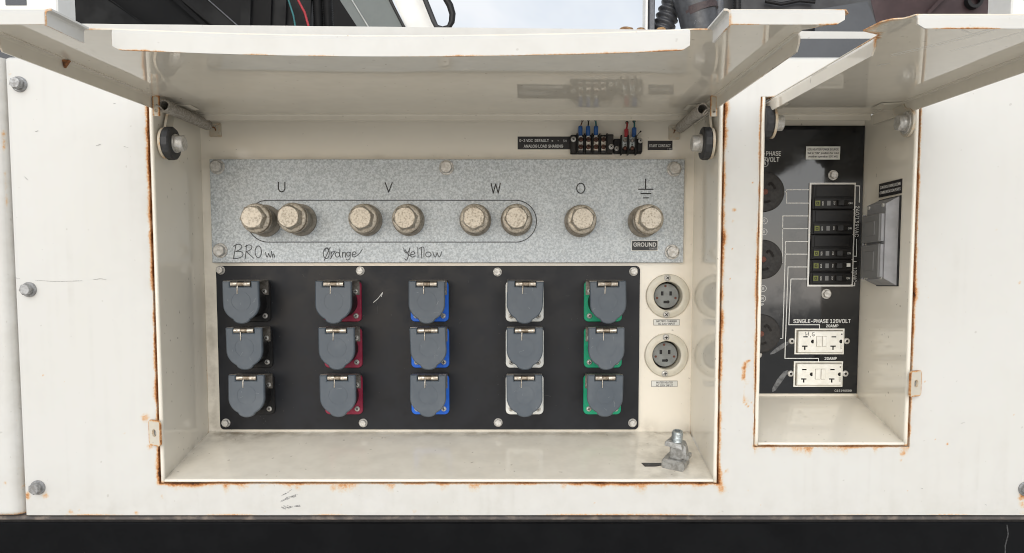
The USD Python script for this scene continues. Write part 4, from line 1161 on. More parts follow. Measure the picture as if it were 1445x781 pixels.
def sagB(v):
    return .8 * (meshkit.fbm(np.c_[v[:, 0] / 150, v[:, 1] / 150, 0 * v[:, 0]], 2, 8) - .5) * np.clip((100 - v[:, 1]) / 100, 0, 1)


def smoothed(p, r=4):
    return p.buffer(-r).buffer(r).buffer(r * .5).buffer(-r * .5)


# left door: wide cable notch in its free edge
oa = Polygon([(-438, 108), (233, 108), (233, -296), (239, -300), (250, -312), (252, -340), (247, -348), (158.5, -348), (158.5, -296), (-360, -296), (-360, -348), (-452, -348), (-457, -340), (-455, -312), (-444, -300), (-438, -296)])
doorA = door("cabinet_door", "large white lift-up door with a cable notch, held open above the wide recess", smoothed(oa, 2.0), -438, 233, -288,
             [(-450, -360, -350, 11.0, (1, 0)), (158.5, 245, -350, 11.0, (0, 1)), (-337, 139.5, -297, 16.5, (.8, 1))], sagA, 51,
             [(-441.5, 1, HA, True), (236.0, -1, HA, True)], [(-432, -18), (229, -16)], cut=[(-360, -1, -350, -299, 11.5), (158.5, 1, -350, -299, 11.5)])
ob = Polygon([(303, 108), (475, 108), (475, -285), (490, -300), (492, -330), (486, -337), (305, -337), (303, -331), (300, -327), (293, -326), (287, -318), (284, -292), (297, -284), (303, -280)])
doorB = door("cabinet_door", "smaller white lift-up door held open above the narrow right recess", smoothed(ob, 1.6), 303, 475, -274,
             [(306, 486, -338, 10.5, (1, 1))], sagB, 71, [(308.0, 1, HB, "outer"), (474.2, -1, HB, False)], [])

xt_, zt_2 = -436.5, DZ(-195)
part(doorA, "rust_tab", hull([(xt_, -199, zt_2 - 1), (xt_, -190, zt_2 - 1), (xt_ + 6, -197, zt_2 - 1), (xt_ + 6, -194, zt_2 - 1.4), (xt_, -196, zt_2 - 8), (xt_ + 1, -194, zt_2 - 8)]), M["rusty"])


def under(pts, w):
    """A shallow scratch on the underside of an opened door: points (x, y)."""
    m = trimesh.creation.extrude_polygon(LineString(spline(pts)).buffer(w / 2), .15)
    m.vertices[:, 2] += DZ(m.vertices[:, 1]) - .13
    return m


for q_, w_ in (([(345, -215), (372, -262), (392, -318)], .9), ([(348, -208), (378, -262), (396, -310)], .7), ([(392, -225), (408, -262), (424, -310)], .8), ([(352, -170), (360, -180)], .8), ([(360, -300), (372, -290), (378, -286)], .9)):
    part(doorB, "scratch_mark", under(q_, w_), M["white_trim"])

# springs from the door tabs to eyes on the back wall
for (p0, p1, lab) in (((-424.5, -16, 210.5), (-431, 137, 217), "grey coil spring at the left end of the wide recess"), ((216, -16, 206.5), (219.5, 137, 213.5), "grey coil spring at the right end of the wide recess")):
    p0, p1 = np.array(p0), np.array(p1)
    L = np.linalg.norm(p1 - p0)
    ax = (p1 - p0) / L
    ua = np.cross(ax, (0, 0, 1.0))
    ua /= np.linalg.norm(ua)
    ub = np.cross(ax, ua)
    turns, per = L / 2.05, 14
    k = np.arange(int(turns * per) + 1)
    wv = 2 * PI * k / per
    taper = np.clip((turns * per - k) / (per * 4), .45, 1)
    pts = p0 + np.outer(k / (turns * per), p1 - p0) + 6.3 * taper[:, None] * (np.cos(wv)[:, None] * ua + np.sin(wv)[:, None] * ub)
    sp = thing("coil_spring", lab, "spring", "coil springs holding the large door", loc=tuple(p1))
    part(sp, "coil", tube(pts, .98, 6), M["spring"], smooth=True)
    sgn = 1 if p0[0] < 0 else -1
    part(sp, "hook", tube([p1 - ax * 2, p1 + ax * 1, p1 + np.array([sgn * 6, 3, -2]), p1 + np.array([sgn * 7, 5, -6])], 1.0, 6), M["rusty"], smooth=True)
    ez = prism(rounded(p1[0] + sgn * 6 - 8, p1[0] + sgn * 6 + 8, p1[2] - 14, p1[2] + 5, 1.5).difference(Point(p1[0] + sgn * 8, p1[2] + .5).buffer(1.8)), D - 3, D - .3).subdivide_to_size(4)
    part(sp, "anchor_plate", ez, M["tab"], wear=lambda v: np.c_[.12 + .25 * edge_noise(v, 4, 3), .2 + 0 * v[:, 0]])
    part(sp, "end_hook", tube([p0 + ub * 6, p0 - ax * 3 + ua * -sgn * 3 + ub * 2, p0 - ax * 4 + ua * -sgn * 7], .98, 6), M["spring"], smooth=True)

# ------------------------------------------------------------------ right recess: black breaker plate
RF = 141.5
rp = thing("breaker_plate", "black printed plate behind the breakers in the narrow recess", "plate")
part(rp, "plate", prism(sbox(297, -156.8, 478.2, 218.2), RF, D - .3), M["gloss_black"])
for px, py, rot in ((1175.5, 247.5, .4), (1166, 415, .8)):
    x, z = at(px, py, RF)
    b = part(rp, "bolt", hexhead(x, z, RF - 1.2, 9.5, 4.8, rot), M["steel"], smooth=30)
    part(b, "washer", washer(x, z, RF + .1, 7.0, 1.3), M["steel"], smooth=30)
Q = lambda pts: P(pts, RF)
ln = [Q([(1104, 271), (1110, 271)]), Q([(1141, 268), (1110, 268), (1110, 287), (1141, 287)]),
      Q([(1141, 305), (1104.5, 305), (1104, 372)]), Q([(1141, 323), (1104.3, 323)]), Q([(1140, 341), (1108.5, 341), (1104.5, 478)]), Q([(1140, 359), (1108.2, 359)]),
      Q([(1139, 377), (1112, 377), (1107.5, 506), (1155, 506), (1155, 510)]), Q([(1138.5, 394), (1116, 394), (1113, 458.5), (1156.5, 458.5), (1156.5, 463.5)]), Q([(1104.5, 478), (1101.5, 478)]), Q([(1104, 372), (1101, 372)]),
      Q([(1208, 262.5), (1213, 262.5), (1212.5, 286)]), Q([(1208.6, 338), (1208.6, 362), (1202.5, 362)]), Q([(1203.4, 376), (1203.4, 369.5), (1208.4, 369.5)]), Q([(1206, 399.5), (1206, 403.5), (1200, 403.5)])]
for q in ln:
    part(rp, "printed_line", stroke([q], 1.15, RF), M["white_ink"])
for tq in (text("3-PHASE", 6.2, *at(1102, 220, RF), RF, "r", bold=True, fit=29.5), text("240/139VOLT", 6.2, *at(1099.5, 228.5, RF), RF, "r", bold=True, fit=46),
           text("SINGLE-PHASE 120VOLT", 5.4, *at(1119.5, 456, RF), RF, "l", bold=True, fit=81), text("20AMP", 3.9, *at(1165.5, 462, RF), RF, "l", bold=True, fit=17.5), text("20AMP", 3.9, *at(1163.5, 508, RF), RF, "l", bold=True, fit=17.5),
           text("240/139VAC", 5.4, *at(1207.2, 291, RF), RF, "l", rot=-90, fit=43), text("120VAC", 5.4, *at(1203.6, 378, RF), RF, "l", rot=-90, fit=20), text("30 AMP", 3.6, *at(1078.5, 346, RF), RF, "r", bold=True, fit=18), text("30 AMP", 3.6, *at(1077.5, 432, RF), RF, "r", bold=True, fit=18),
           text("C15190500", 2.8, *at(1201.5, 553, RF), RF, "r", fit=24)):
    part(rp, "lettering", tq, M["white_ink"])
rings = []
for px, py in ((1079.5, 231), (1078.5, 312), (1078.0, 327.5), (1077, 407.5), (1076, 421.5)):
    x, z = at(px, py, RF)
    rings.append(prism(Point(x, z).buffer(4.6).difference(Point(x, z).buffer(3.9)), RF - .25, RF + .05))
    rings.append(text("R", 3.6, x, z - 1.8, RF, "c", bold=True))
part(rp, "printed_ring", cat(rings), M["white_ink"])
x, z = at(1071, 501, RF)
part(rp, "screw", panhead(x, z, RF + .1, 4.2, 2.2), M["steel"], smooth=35)
x0_, z0_ = at(1137, 225.5, RF)
x1_, z1_ = at(1185.5, 207, RF)
hs = thing("sticker", "white sticker about the heater power source at the top of the breaker plate", "sticker")
part(hs, "paper", prism(sbox(x0_, z0_, x1_, z1_), RF - .5, RF - .1), M["paper"])
xm = (x0_ + x1_) / 2
part(hs, "lettering", cat([text("ECU HEATER POWER SOURCE", 2.7, xm, z1_ - 5.4, RF - .5, "c", depth=.15, bold=True, fit=43), text('Set to "ON" position for cold', 2.6, xm, z1_ - 10.4, RF - .5, "c", depth=.15, bold=True, fit=43), text("weather operation (GFI #5)", 2.6, xm, z1_ - 15.2, RF - .5, "c", depth=.15, bold=True, fit=41)]), M["black_ink"])

# twist lock outlets, partly behind the opening's edge
for i, (px, py, lab) in enumerate(((1078, 271.5, "uppermost"), (1075.5, 366.5, "middle"), (1072.5, 471, "lowest"))):
    x, z = at(px, py, RF)
    t = thing("twist_lock_outlet", f"{lab} round black twist lock outlet, half hidden by the recess edge", "outlet", "twist lock outlets on the breaker plate", loc=(x, RF, z))
    part(t, "outlet_face", lathe([(0, .1), (27.5, .1), (27.5, -3.5), (26.6, -4.6), (22, -5.0), (0, -5.0)], x, z, 44, RF), M["brown_plastic"], smooth=30)
    y = RF - 5.0
    part(t, "centre_screw", lathe([(0, 0), (4.0, 0), (4.0, -.8), (3, -1.4), (0, -1.4)], x, z, 18, y), M["red_brown"], smooth=30)
    for a in (38, 158, 278):
        arc = [(x + 14.2 * math.cos(math.radians(b)), z + 14.2 * math.sin(math.radians(b))) for b in np.linspace(a - 24, a + 24, 8)]
        s = LineString(arc).buffer(1.7, cap_style="flat")
        e = arc[-1] if a != 278 else arc[0]
        s = s.union(LineString([e, (x + 9.8 * (e[0] - x) / 14.2, z + 9.8 * (e[1] - z) / 14.2)]).buffer(1.7, cap_style="flat"))
        part(t, "slot", prism(s, y - .3, y + .1), M["gap"])

# breaker bank inside its white frame
fx0, fz1 = at(1142.0, 258.5, RF)
fx1, fz0 = at(1202.5, 404.5, RF)
fr = sbox(fx0, fz0, fx1, fz1)
part(rp, "breaker_frame", prism(fr.difference(sbox(fx0 + 2.3, fz0 + 2.3, fx1 - 2.6, fz1 - 2.3)), RF - 2.2, RF + .05), M["white_trim"])
part(rp, "breaker_pocket", prism(sbox(fx0 + 2.3, fz0 + 2.3, fx1 - 2.6, fz1 - 2.3), RF - .5, RF + .05), M["gap"])
slot_h = (fz1 - fz0 - 5.6) / 8
spec = [(0, 2, "first double pole breaker from the top of the white frame"), (2, 2, "second double pole breaker from the top of the white frame"), (4, 2, "third double pole breaker from the top of the white frame"), (6, 1, "single pole breaker with a white mark on its handle, second from frame bottom"), (7, 1, "lowest single pole breaker at the bottom of the white frame")]
for s0, n, lab in spec:
    zt_, zb_2 = fz1 - 2.8 - s0 * slot_h, fz1 - 2.8 - (s0 + n) * slot_h
    xL, xR = fx0 + 3.0, fx1 - 3.2
    t = thing("circuit_breaker", "black " + lab, "breaker", "breakers in the white frame", loc=(xL, RF, zb_2))
    part(t, "body", bx(xL, xR, RF - 6.5, RF - .6, zb_2 + .35, zt_ - .35, .6), M["black_plastic"])
    if n == 2:
        part(t, "blank_pole", bx(xL + 4, xR - 5, RF - 7.4, RF - 6.6, zb_2 + slot_h + .6, zt_ - 1.6, .3), M["black_plastic"])
        part(t, "ridge", bx(xL + 1, xR - 1, RF - 8.2, RF - 6.4, zb_2 + slot_h - .6, zb_2 + slot_h + .3, .25), M["black_plastic"])
    zc = zb_2 + slot_h / 2
    part(t, "raised_face", bx(xL + 2, xR - 2, RF - 8.2, RF - 6.6, zb_2 + 1.6, zb_2 + slot_h - 2.2, .4), M["black_plastic"])
    y = RF - 8.2
    x = xL + 6.4
    part(t, "square_mark", prism(sbox(x - 3.4, zc - 3.4, x + 3.4, zc + 3.4).difference(sbox(x - 1.9, zc - 1.9, x + 1.9, zc + 1.9)).union(sbox(x - .8, zc - .8, x + .8, zc + .8)), y - .2, y + .05), M["mark_green"])
    part(t, "lettering", cat([text("QOB", 2.0, xL + 12.6, zc + 2.6, y, "l", rot=-90, depth=.2), text("20A", 2.0, xL + 28.6, zc + 2.6, y, "l", rot=-90, depth=.2), text("ON", 2.6, xR - 6.3, zc - 1.3, y - .35, "c", depth=.2)]), M["white_ink"])
    part(t, "window", prism(sbox(xL + 19.4, zc - 3.2, xL + 24.2, zc + 3.2), y - .2, y + .05), M["grey_module"])
    part(t, "handle_well", prism(sbox(xL + 28, zc - 4.2, xR - 3, zc + 4.2), y - .15, y + .05), M["gap"])
    part(t, "handle", hull([(xL + 33, y + .2, zc - 4), (xL + 33, y + .2, zc + 4), (xR - 10, y + .2, zc - 4), (xR - 10, y + .2, zc + 4), (xL + 34, RF - 12, zc - 3.4), (xL + 34, RF - 12, zc + 3.4), (xL + 40, RF - 15.5, zc - 3.4), (xL + 40, RF - 15.5, zc + 3.4), (xR - 11, RF - 12, zc - 3.4), (xR - 11, RF - 12, zc + 3.4)]), M["black_plastic"])
    part(t, "on_tag", prism(sbox(xR - 9.5, zc - 3.6, xR - 3.2, zc + 3.6), y - .35, y + .05), M["bay_grey"])
    if s0 == 6:
        part(t, "paper_mark", prism(sbox(xR - 9.2, zc - 1.5, xR - 4, zc + 3.6), RF - 9.4, RF - 8.5), M["paper"])

# white ground fault outlets
for i, (pxa, pya, pxb, pyb, lab) in enumerate(((1121.5, 464, 1190, 500, "upper white double outlet with H,G written on it"), (1120, 510, 1188, 546, "lower white double outlet just above the recess floor"))):
    gx0, gz1 = at(pxa, pya, RF)
    gx1, gz0 = at(pxb, pyb, RF)
    t = thing("double_outlet", lab, "outlet", "white double outlets on the breaker plate", loc=(gx0, RF, gz0))
    part(t, "trim_frame", prism(sbox(gx0, gz0, gx1, gz1).difference(sbox(gx0 + 1.8, gz0 + 1.8, gx1 - 1.8, gz1 - 1.8)), RF - 1.6, RF + .05), M["gfci"])
    part(t, "trim_pocket", prism(sbox(gx0 + 1.8, gz0 + 1.8, gx1 - 1.8, gz1 - 1.8), RF - .5, RF + .05), M["bush"])
    cx0, cx1, cz0, cz1 = gx0 + 3.6, gx1 - 2.4, gz0 + 2.6, gz1 - 3.4
    FY = RF - 5.5
    part(t, "outlet_face", bx(cx0, cx1, FY, RF - .6, cz0, cz1, .8), M["gfci"])
    wF, hF = cx1 - cx0, cz1 - cz0
    X = lambda u: cx0 + u * wF
    Zz = lambda u: cz0 + u * hF
    for u in (.155, .78):
        part(t, "slot", prism(sbox(X(u) - 3.2, Zz(.74) - .8, X(u) + 3.2, Zz(.74) + .8), FY - .15, FY + .1), M["gap"])
        part(t, "slot", prism(sbox(X(u - .01) - 3.8, Zz(.30) - .9, X(u - .01) + 3.8, Zz(.30) + .9).union(sbox(X(u - .01) - 1, Zz(.13), X(u - .01) + 1, Zz(.30))), FY - .15, FY + .1), M["gap"])
        part(t, "earth_hole", prism(Point(X(u + .165), Zz(.52)).buffer(2.6).difference(sbox(X(u + .165) + 1.3, Zz(0), X(u + .165) + 9, Zz(1))), FY - .15, FY + .1), M["gap"])
    for a, b in ((.40, .505), (.53, .615)):
        part(t, "button_gap", prism(sbox(X(a) - .4, Zz(.30) - .4, X(b) + .4, Zz(.76) + .4), FY - .1, FY + .1), M["bush"])
        part(t, "button", bx(X(a), X(b), FY - 1.6, FY + .2, Zz(.30), Zz(.76), .4), M["gfci"])
    part(t, "indicator", prism(Point(X(.955), Zz(.86)).buffer(1.0), FY - .3, FY + .1), M["gap"])
    part(t, "lettering", cat([text("20A", 2.6, X(.93), Zz(.38), FY, "l", rot=-90, depth=.15)]), M["bush"])
    if i == 0:
        hx = [[(1137, 469), (1137.4, 474.6)], [(1141, 468.6), (1141.4, 474)], [(1137, 472.2), (1141.3, 471.4)], [(1144, 474.6), (1143.4, 476)], [(1149, 469.6), (1146.6, 469.8), (1146, 473), (1148, 474.8), (1149.6, 473), (1148, 472.4)]]
        part(t, "handwriting", stroke([[at(a, b, FY) for a, b in s] for s in hx], .7, FY, .12), M["black_ink"])
    for xs_, px_, py_ in ((gx0 - 5, pxa - 4.5, (pya + pyb) / 2), (gx1 + 5, pxb + 4.5, (pya + pyb) / 2)):
        x, z = at(px_, py_ - .5, RF)
        s = part(t, "screw", panhead(x, z, RF + .1, 4.4, 2.4), M["steel"], smooth=35)
        part(s, "screw_recess", lathe([(0, -.1), (1.8, -.1), (1.8, .5)], x, z, 12, RF - 2.3), M["gap"])
    # grey tapering streaks beside the left screws
    sm = [(1113, 483), (1108, 483.5), (1098, 490), (1088, 498), (1087, 500), (1092, 499), (1104, 492), (1112, 486)] if i == 0 else [(1112, 523), (1106, 525), (1097, 536), (1090, 549), (1090, 553), (1094, 551), (1104, 537), (1110, 528)]
    part(rp, "grey_streak", prism(Polygon([at(a, b, RF) for a, b in sm]).buffer(.5), RF - .2, RF + .05), M["streak_grey"])

# grey port box on the right side wall, with its black label
XW = lambda y: (484.0 - 1.5 - 5.2) + (479.0 - 477.3) * (y - 3.4) / (D - 3.4)
pb = thing("port_box", "grey plastic box with two flip covers fixed to the recess's right wall", "port box")
pz1, pz0 = 109.0, -3.0
wx = 477.6
part(pb, "base_gasket", bx(wx - 2.2, wx + .6, 28.5, 87, pz0 - 1, pz1 + 1, .6), M["black_plastic"])
bodyp = hull([(wx - 2, 30, pz0), (wx - 2, 30, pz1), (wx - 2, 86, pz0), (wx - 2, 86, pz1), (wx - 18, 31.5, pz0 + 9), (wx - 18, 31.5, pz1 - 9), (wx - 18, 84, pz0 + 7), (wx - 18, 84, pz1 - 7)])
part(pb, "housing", bodyp, M["grey_box"])
for za_, zb_3 in ((7.0, 50.0), (52.5, 88.5)):
    c = part(pb, "flip_cover", bx(wx - 23.5, wx - 17.5, 36, 86, za_, zb_3, 1.2), M["grey_module"], smooth=20)
    part(c, "cover_ridge", bx(wx - 24.6, wx - 23.2, 48, 74, za_ + 9, zb_3 - 9, .5), M["grey_module"])
    part(c, "cover_lip", bx(wx - 22, wx - 17.6, 33.8, 36.4, za_ + .6, zb_3 - .6, .5), M["grey_box"])
for sz_ in (pz0 + 10.5, pz1 - 10.5):
    for sy_ in (38, 78):
        part(pb, "screw", cyl((wx - 17.6, sy_, sz_), (wx - 19.4, sy_, sz_), 2.6, 14), M["steel"], smooth=35)
part(pb, "hinge_rod", cyl((wx - 20.5, 86.5, 5), (wx - 20.5, 86.5, 90), 2.2, 10), M["grey_box"], smooth=40)
lb = thing("label_plate", "tilted black label above the grey port box on the side wall", "label")
m = bx(0, .5, -31, 31, -9, 9)


def onwall(m):
    turn(m, (0, 0, 0), (1, 0, 0), 1.0)
    m.apply_translation((wx - .7, 59, 122))
    return m


part(lb, "label_field", onwall(m), M["label_black"])
tt = []
for s_, zz_ in (("CONTROL PARALLELING", 1.6), ("COMMUNICATION PORTS", -5.0)):
    q = meshkit.text_mesh(s_, 3.7, .2)
    q.vertices[:, 0] -= q.bounds[1][0] / 2
    q.vertices[:, 0] *= 56 / max(q.bounds[1][0] - q.bounds[0][0], 1)
    v = q.vertices.copy()
    q.vertices = np.c_[-v[:, 2], -v[:, 0], v[:, 1] + zz_]      # reads along -y on a wall that faces -x
    tt.append(onwall(q))
part(lb, "lettering", cat(tt), M["white_ink"])

# ------------------------------------------------------------------ cable clamp and torn label on the recess floor
fz = lambda y: -244.4 + (244.4 - 211.8) * (y - 2.5) / (D - 2.5)
tl = thing("torn_label", "torn black label lying on the recess floor beside the clamp", "label")
ly = 40.0
cx_, _ = at(921, 660, ly)
torn = Polygon([(-14, 5), (16, 4.5), (14, -1), (3, -5), (-11, -5.5)])
m = trimesh.creation.extrude_polygon(torn, .4)
sl = math.degrees(math.atan2(32.6, 141.5))
turn(m, (0, 0, 0), (1, 0, 0), sl)
m.apply_translation((cx_, ly, fz(ly) + .15))
part(tl, "label_field", m, M["label_black"])
q = meshkit.text_mesh("GROUND", 3.8, .25)
q.vertices += (-10, -1.6, .35)
turn(q, (0, 0, 0), (1, 0, 0), sl)
q.apply_translation((cx_, ly, fz(ly) + .15))
part(tl, "lettering", q, M["streak_grey"])

cy = 36.0
ccx, _ = at(953, 660, cy)
cz_ = fz(cy)
ck = thing("cable_clamp", "loose dull metal cable clamp with a zinc socket screw on the recess floor", "clamp", loc=(ccx, cy, cz_))


def tilt_(m, yaw=-28):
    turn(m, (0, 0, 0), (0, 0, 1), yaw)
    turn(m, (0, 0, 0), (1, 0, 0), sl)
    m.apply_translation((ccx, cy, cz_ + .3))
    return m


def rough(m, a=.5, seed=1, size=3.0):
    m = m.subdivide_to_size(size, max_iter=8)
    m.merge_vertices()
    v = m.vertices
    m.vertices = v + m.vertex_normals * ((meshkit.fbm(v / 5, 3, seed) - .5) * a * 2)[:, None]
    return m


jaw = Polygon([(-14, 0), (13, 0), (15, 3), (14, 11), (10, 13), (-12, 13), (-15, 10), (-15, 3)])
jm = trimesh.creation.extrude_polygon(jaw, 24)
v = jm.vertices.copy()
jm.vertices = np.c_[v[:, 0], 12 - v[:, 2], v[:, 1]]
jm.fix_normals()
part(ck, "base_jaw", tilt_(rough(jm, .3, 2)), M["clamp"], smooth=28)
part(ck, "base_step", tilt_(rough(bx(2, 17, -2, 14, 11, 18, 1.5), .25, 3)), M["clamp"], smooth=28)
part(ck, "neck", tilt_(rough(bx(-7, 9, -8, 8, 12, 31, 2), .3, 4)), M["clamp"], smooth=28)
part(ck, "side_lug", tilt_(rough(hull([(6, -6, 14), (15, -4, 16), (15, 8, 16), (6, 9, 14), (8, -4, 34), (12, -2, 31), (12, 6, 31), (8, 7, 34)]), .25, 5)), M["clamp"], smooth=28)
part(ck, "upper_jaw", tilt_(rough(hull([(-13, -9, 30), (10, -10, 29), (11, 9, 30), (-12, 9, 31), (-12, -8, 36), (8, -8, 35), (9, 7, 35), (-10, 8, 37), (-15, -3, 32)]), .3, 6)), M["clamp"], smooth=28)
scr = trimesh.creation.revolve([(0, 34), (6.6, 34)] + [(6.8 + (.35 if k % 2 else -.15), 35 + k * .9) for k in range(15)] + [(6.2, 49.5), (3.9, 50), (3.7, 44), (0, 44)], sections=24)
scr.fix_normals()
part(ck, "socket_screw", tilt_(scr), M["zinc"], smooth=35)

# ------------------------------------------------------------------ behind and above the panel: frame rails and the engine bay
def slab(pxs, Y, th, zlo=None):
    """A flat plate standing at depth Y: outline given by measured points."""
    return prism(Polygon([at(a, b, Y) for a, b in pxs]), Y, Y + th)


yb = 70.0
pts_l, pts_r = at(-150, 31, yb), at(1600, 49, yb)
hr = 17.5
beam_m = hull([(pts_l[0], yb, pts_l[1]), (pts_r[0], yb, pts_r[1]), (pts_l[0], yb, pts_l[1] - hr), (pts_r[0], yb, pts_r[1] - hr), (pts_l[0], yb + 40, pts_l[1]), (pts_r[0], yb + 40, pts_r[1]), (pts_l[0], yb + 40, pts_l[1] - hr), (pts_r[0], yb + 40, pts_r[1] - hr)])
solo("frame_rail", "white horizontal frame rail running above and behind the panel", "rail", beam_m.subdivide_to_size(60), M["panel"], wear=lambda v: np.c_[0 * v[:, 0], .08 + 0 * v[:, 0]])
solo("dark_gloss_strip", "dark glossy strip in the gap between panel top and white rail", "strip", bx(-900, 760, 40, 44, 240, 305), M["glossy_dark"])  # dark blue gloss plate set back behind the panel top
for (px, py, sx_, sz_, mm, lab) in ((884, 46.5, 9, 3.2, "debris", "larger brown clump of debris lying on the white rail"), (904, 46.5, 6, 2.6, "debris", "smaller brown clump of debris lying on the white rail"), (933, 46, 6.5, 2.8, "debris_tan", "tan clump of debris on the rail below the hose")):
    x, z = at(px, py, yb + 6)
    m = trimesh.creation.icosphere(3, 1)
    m.vertices *= (sx_, 5, sz_ * 1.5)
    m.vertices *= (0.75 + .5 * meshkit.fbm(m.vertices / 4 + px, 3, 2))[:, None]
    zr_ = pts_l[1] + (pts_r[1] - pts_l[1]) * (x - pts_l[0]) / (pts_r[0] - pts_l[0])
    m.apply_translation((x, yb + 6, zr_ + sz_ * .2))
    solo("debris_clump", lab, "debris", m, M[mm], smooth=True)

lpst = thing("corner_post", "white corner post with a dark slot behind the left panel", "post")
q0, q1 = at(-60, 0, 130)[0], at(80.5, 0, 130)[0]
part(lpst, "post", bx(q0, q1, 130, 175, 200, 900, 2), M["white_trim"])
part(lpst, "slot", bx(at(7, 0, 128)[0], at(36, 0, 128)[0], 128.5, 135, atz(7, 128), 880), M["glossy_dark"])
rps = thing("corner_post", "white corner post beyond the maroon engine at the right", "post")
part(rps, "post", bx(at(1428, 0, 200)[0], at(1500, 0, 200)[0], 200, 260, 250, 900, 2), M["white_trim"])

bay = thing("engine_bay", "dark engine bay with slanting black panels behind the left rail", "engine bay")
part(bay, "back_panel", bx(at(80, 0, 900)[0] - 60, at(545, 0, 900)[0], 900, 910, 250, 1500), M["dark"])
part(bay, "added_roof", bx(at(80, 0, 900)[0] - 60, at(540, 0, 900)[0] - 60, 330, 905, 1090, 1100), M["dark"])  # out of view, added to keep the left bay in shade
for k, (a0, a1, b1, b0, Y) in enumerate((((84, -60), (148, -60 + 58), (230, 52), (84, 52), 420), ((60, -60), (200, -46), (311, 46), (150, 46), 470), ((200, -60), (262, -28), (346, 46), (312, 46), 440), ((175, -60), (230, -22), (304, 46), (296, 46), 455))):
    part(bay, "slanted_panel", slab((a0, a1, b1, b0), Y, 12), M["dark" if k % 2 else "bay_grey"])
part(bay, "bright_edge", tube([(*(lambda q: (q[0], 436, q[1]))(at(262, -28, 436)),), (*(lambda q: (q[0], 436, q[1]))(at(346, 46, 436)),)], 1.1, 6), M["post_grey"])
part(bay, "bright_edge", tube([(*(lambda q: (q[0], 416, q[1]))(at(145, -8, 416)),), (*(lambda q: (q[0], 416, q[1]))(at(228, 52, 416)),)], .9, 6), M["bay_grey"])
for a, b, Y, mm in ((339, 352, 520, "bay_grey"), (353, 381, 530, "dark"), (383, 402, 540, "bay_grey"), (404, 437, 550, "bay_grey")):
    part(bay, "upright_panel", slab(((a + 2, -60), (b + 4, -60), (b, 50), (a, 50)), Y, 20), M[mm])
hs_ = []
for px0_, mm_ in ((448, 1), (462, 1)):
    p_ = np.linspace(-60, 60, 80)
    pts_ = [(*(lambda q: (q[0], 560, q[1]))(at(px0_ + .05 * a, a, 560)),) for a in p_]
    part(bay, "corrugated_conduit", tube(pts_, 9 + 1.1 * np.sin(p_ * 1.9), 12), M["dark"], smooth=True)
for pts_px, mm, rad, nm in (([(404, -40), (407, 0), (414, 22), (419, 50)], "wire_teal", 1.6, "teal wire"), ([(415, -40), (420.5, 0), (430, 18), (435, 36), (436, 55)], "wire_red", 2.1, "red wire")):
    wpts = np.array([(*(lambda q: (q[0], 500, q[1]))(at(a, b, 500)),) for a, b in pts_px])
    part(bay, "wire", tube(wpts, rad, 8), M[mm], smooth=True, label=nm)

lidp = thing("canopy_flap", "raised grey green canopy flap leaning against the sky", "flap")
part(lidp, "flap_panel", slab(((440, -60), (527, -60), (575, 50), (512, 50)), 360, 26), M["green_grey"])
part(lidp, "bright_fold", tube([(*(lambda q: (q[0], 358, q[1]))(at(472, -40, 358)),), (*(lambda q: (q[0], 358, q[1]))(at(524, 45, 358)),)], 1.2, 6), M["edge_light"])
part(lidp, "dark_seal", tube([(*(lambda q: (q[0], 358, q[1]))(at(527, -46, 358)),), (*(lambda q: (q[0], 358, q[1]))(at(575, 48, 358)),)], 2.4, 6), M["black_plastic"])
part(lidp, "outer_skin", slab(((530, -60), (578, -60), (619, 50), (577, 50)), 368, 14), M["white_trim"])
strap = thing("rubber_strap", "bent dark grey strap hooked above the rail against the sky", "strap")
w3 = lambda pts, Y: np.array([(*(lambda q: (q[0], Y, q[1]))(at(a, b, Y)),) for a, b in pts])
part(strap, "stay_bar", tube(w3([(588, -40), (600, 0), (612, 30), (616, 38), (624, 40)], 340), [4.2, 4.2, 4.2, 4, 3], 10), M["dark_grey"], smooth=True)
part(strap, "strap_loop", tube(w3([(606, -50), (628, -4), (635, 8), (638.5, 20), (637.5, 31), (633, 39), (624, 40.5)], 340), [5, 5.4, 5.6, 5.4, 5, 4.4, 3], 12), M["black_plastic"], smooth=True)

# right of the sky gap
gp = thing("upright_frame", "slim grey upright frame beside the corrugated hose", "frame")
part(gp, "grey_bar", bx(at(917, 0, 300)[0], at(924.5, 0, 300)[0], 300, 330, 300, 800, 1), M["post_grey"])
part(gp, "pale_bar", bx(at(911, 0, 300)[0], at(914.5, 0, 300)[0], 300, 330, 300, 800, .6), M["white_trim"])
ch = thing("corrugated_hose", "black corrugated hose curving down behind the rail", "hose")
u = np.linspace(0, 1, 130)
base = np.array([(985, -70), (962, -20), (945, 15), (932, 50), (925, 80)])
px_ = np.interp(u, np.linspace(0, 1, 5), base[:, 0])
py_ = np.interp(u, np.linspace(0, 1, 5), base[:, 1])
part(ch, "hose_body", tube(w3(list(zip(px_, py_)), 330), 17 + 2.0 * np.sin(u * 2 * PI * 16), 20), M["hose"], smooth=True)
fh = thing("intake_hose", "thick smooth black intake hose with a clamp band", "hose")
hp = w3([(958, -70), (975, -10), (983, 15), (989, 45), (991, 70)], 300)
part(fh, "hose_body", tube(hp, [31, 30.5, 30, 29, 29], 28), M["hose"], smooth=True)
part(fh, "clamp_band", tube(w3([(984.0, 12.5), (985.5, 19), (986.5, 22)], 300), 31.2, 28), M["hose_band"], smooth=30)
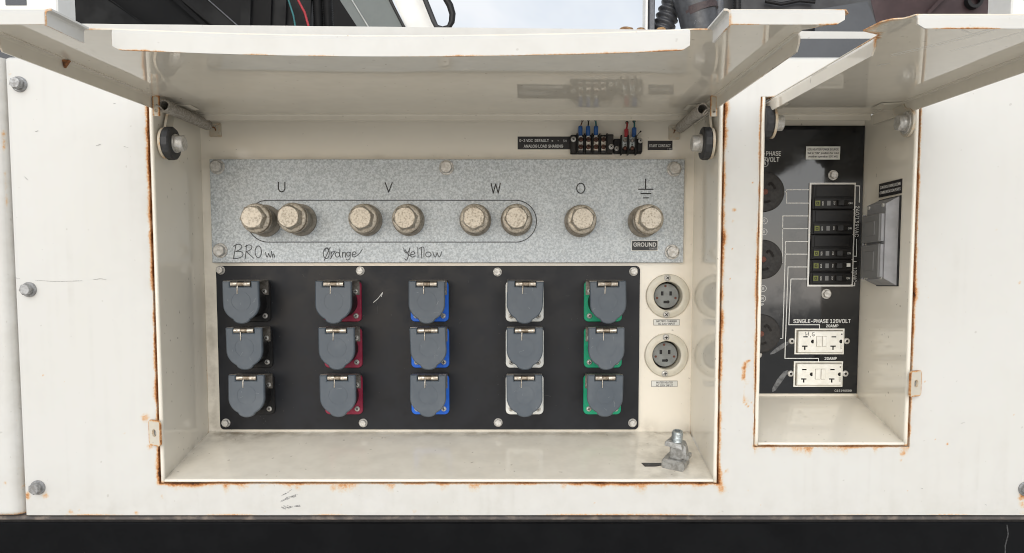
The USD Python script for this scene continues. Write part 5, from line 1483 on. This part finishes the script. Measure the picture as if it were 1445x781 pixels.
for k in range(4):
    part(fh, "lettering", stroke([[at(981 + k * 4.2, 29, 272), at(980.4 + k * 4.2, 34 - k % 2 * 2, 272)], [at(981 + k * 4.2, 29, 272), at(983 + k * 4.2, 31, 272)]], .55, 272), M["post_grey"])
br = thing("engine_block", "dark grey and maroon engine side behind the doors at upper right", "engine")
part(br, "upright_pipe", cyl((at(1015, 0, 380)[0], 380, 280), (at(1013, 0, 380)[0], 380, 900), 8, 16), M["post_grey"], smooth=True)
part(br, "grey_side", slab(((1018, -60), (1215, -60), (1245, 75), (1018, 75)), 420, 20), M["dark_grey"])
part(br, "ribbed_conduit", tube(w3([(1040, a) for a in np.linspace(-60, 50, 70)], 400), 6.5 + .9 * np.sin(np.linspace(-60, 50, 70) * 2.3), 12), M["black_plastic"], smooth=True)
part(br, "black_flap", slab(((1150, 14), (1224, 2), (1236, 32), (1226, 62), (1150, 62)), 395, 8), M["glossy_dark"])
part(br, "maroon_side", slab(((1212, -60), (1475, -60), (1475, 80), (1246, 80), (1234, 20)), 450, 20), M["maroon"])
part(br, "maroon_rib", hull(np.vstack([w3([(1312, 20), (1330, 2), (1338, -6), (1334, -8), (1326, -2), (1308, 18)], 440), w3([(1312, 20), (1338, -6), (1334, -8), (1308, 18)], 449)])), M["maroon"])
for px, py, r_ in ((1376, 0, 14), (1100, 3, 8), (1415, -3, 9)):
    x, z = at(px, py, 440)
    part(br, "pipe_end", lathe([(r_ * .6, 0), (r_ * .62, -8), (r_, -8), (r_, 8), (0, 8)], x, z, 24, 446), M["black_plastic"], smooth=35)
part(br, "linkage", tube(w3([(1080, 2), (1102, 6), (1128, 1), (1150, 3)], 410), 3.2, 8), M["black_plastic"], smooth=True)
part(br, "added_roof", bx(at(1018, 0, 420)[0], at(1480, 0, 420)[0], 300, 480, 860, 870), M["dark"])  # unseen cover, added so the engine side looks shadowed

for p_ in stage.Traverse():
    if p_.GetCustomDataByKey("_loc") is not None:
        p_.ClearCustomDataByKey("_loc")
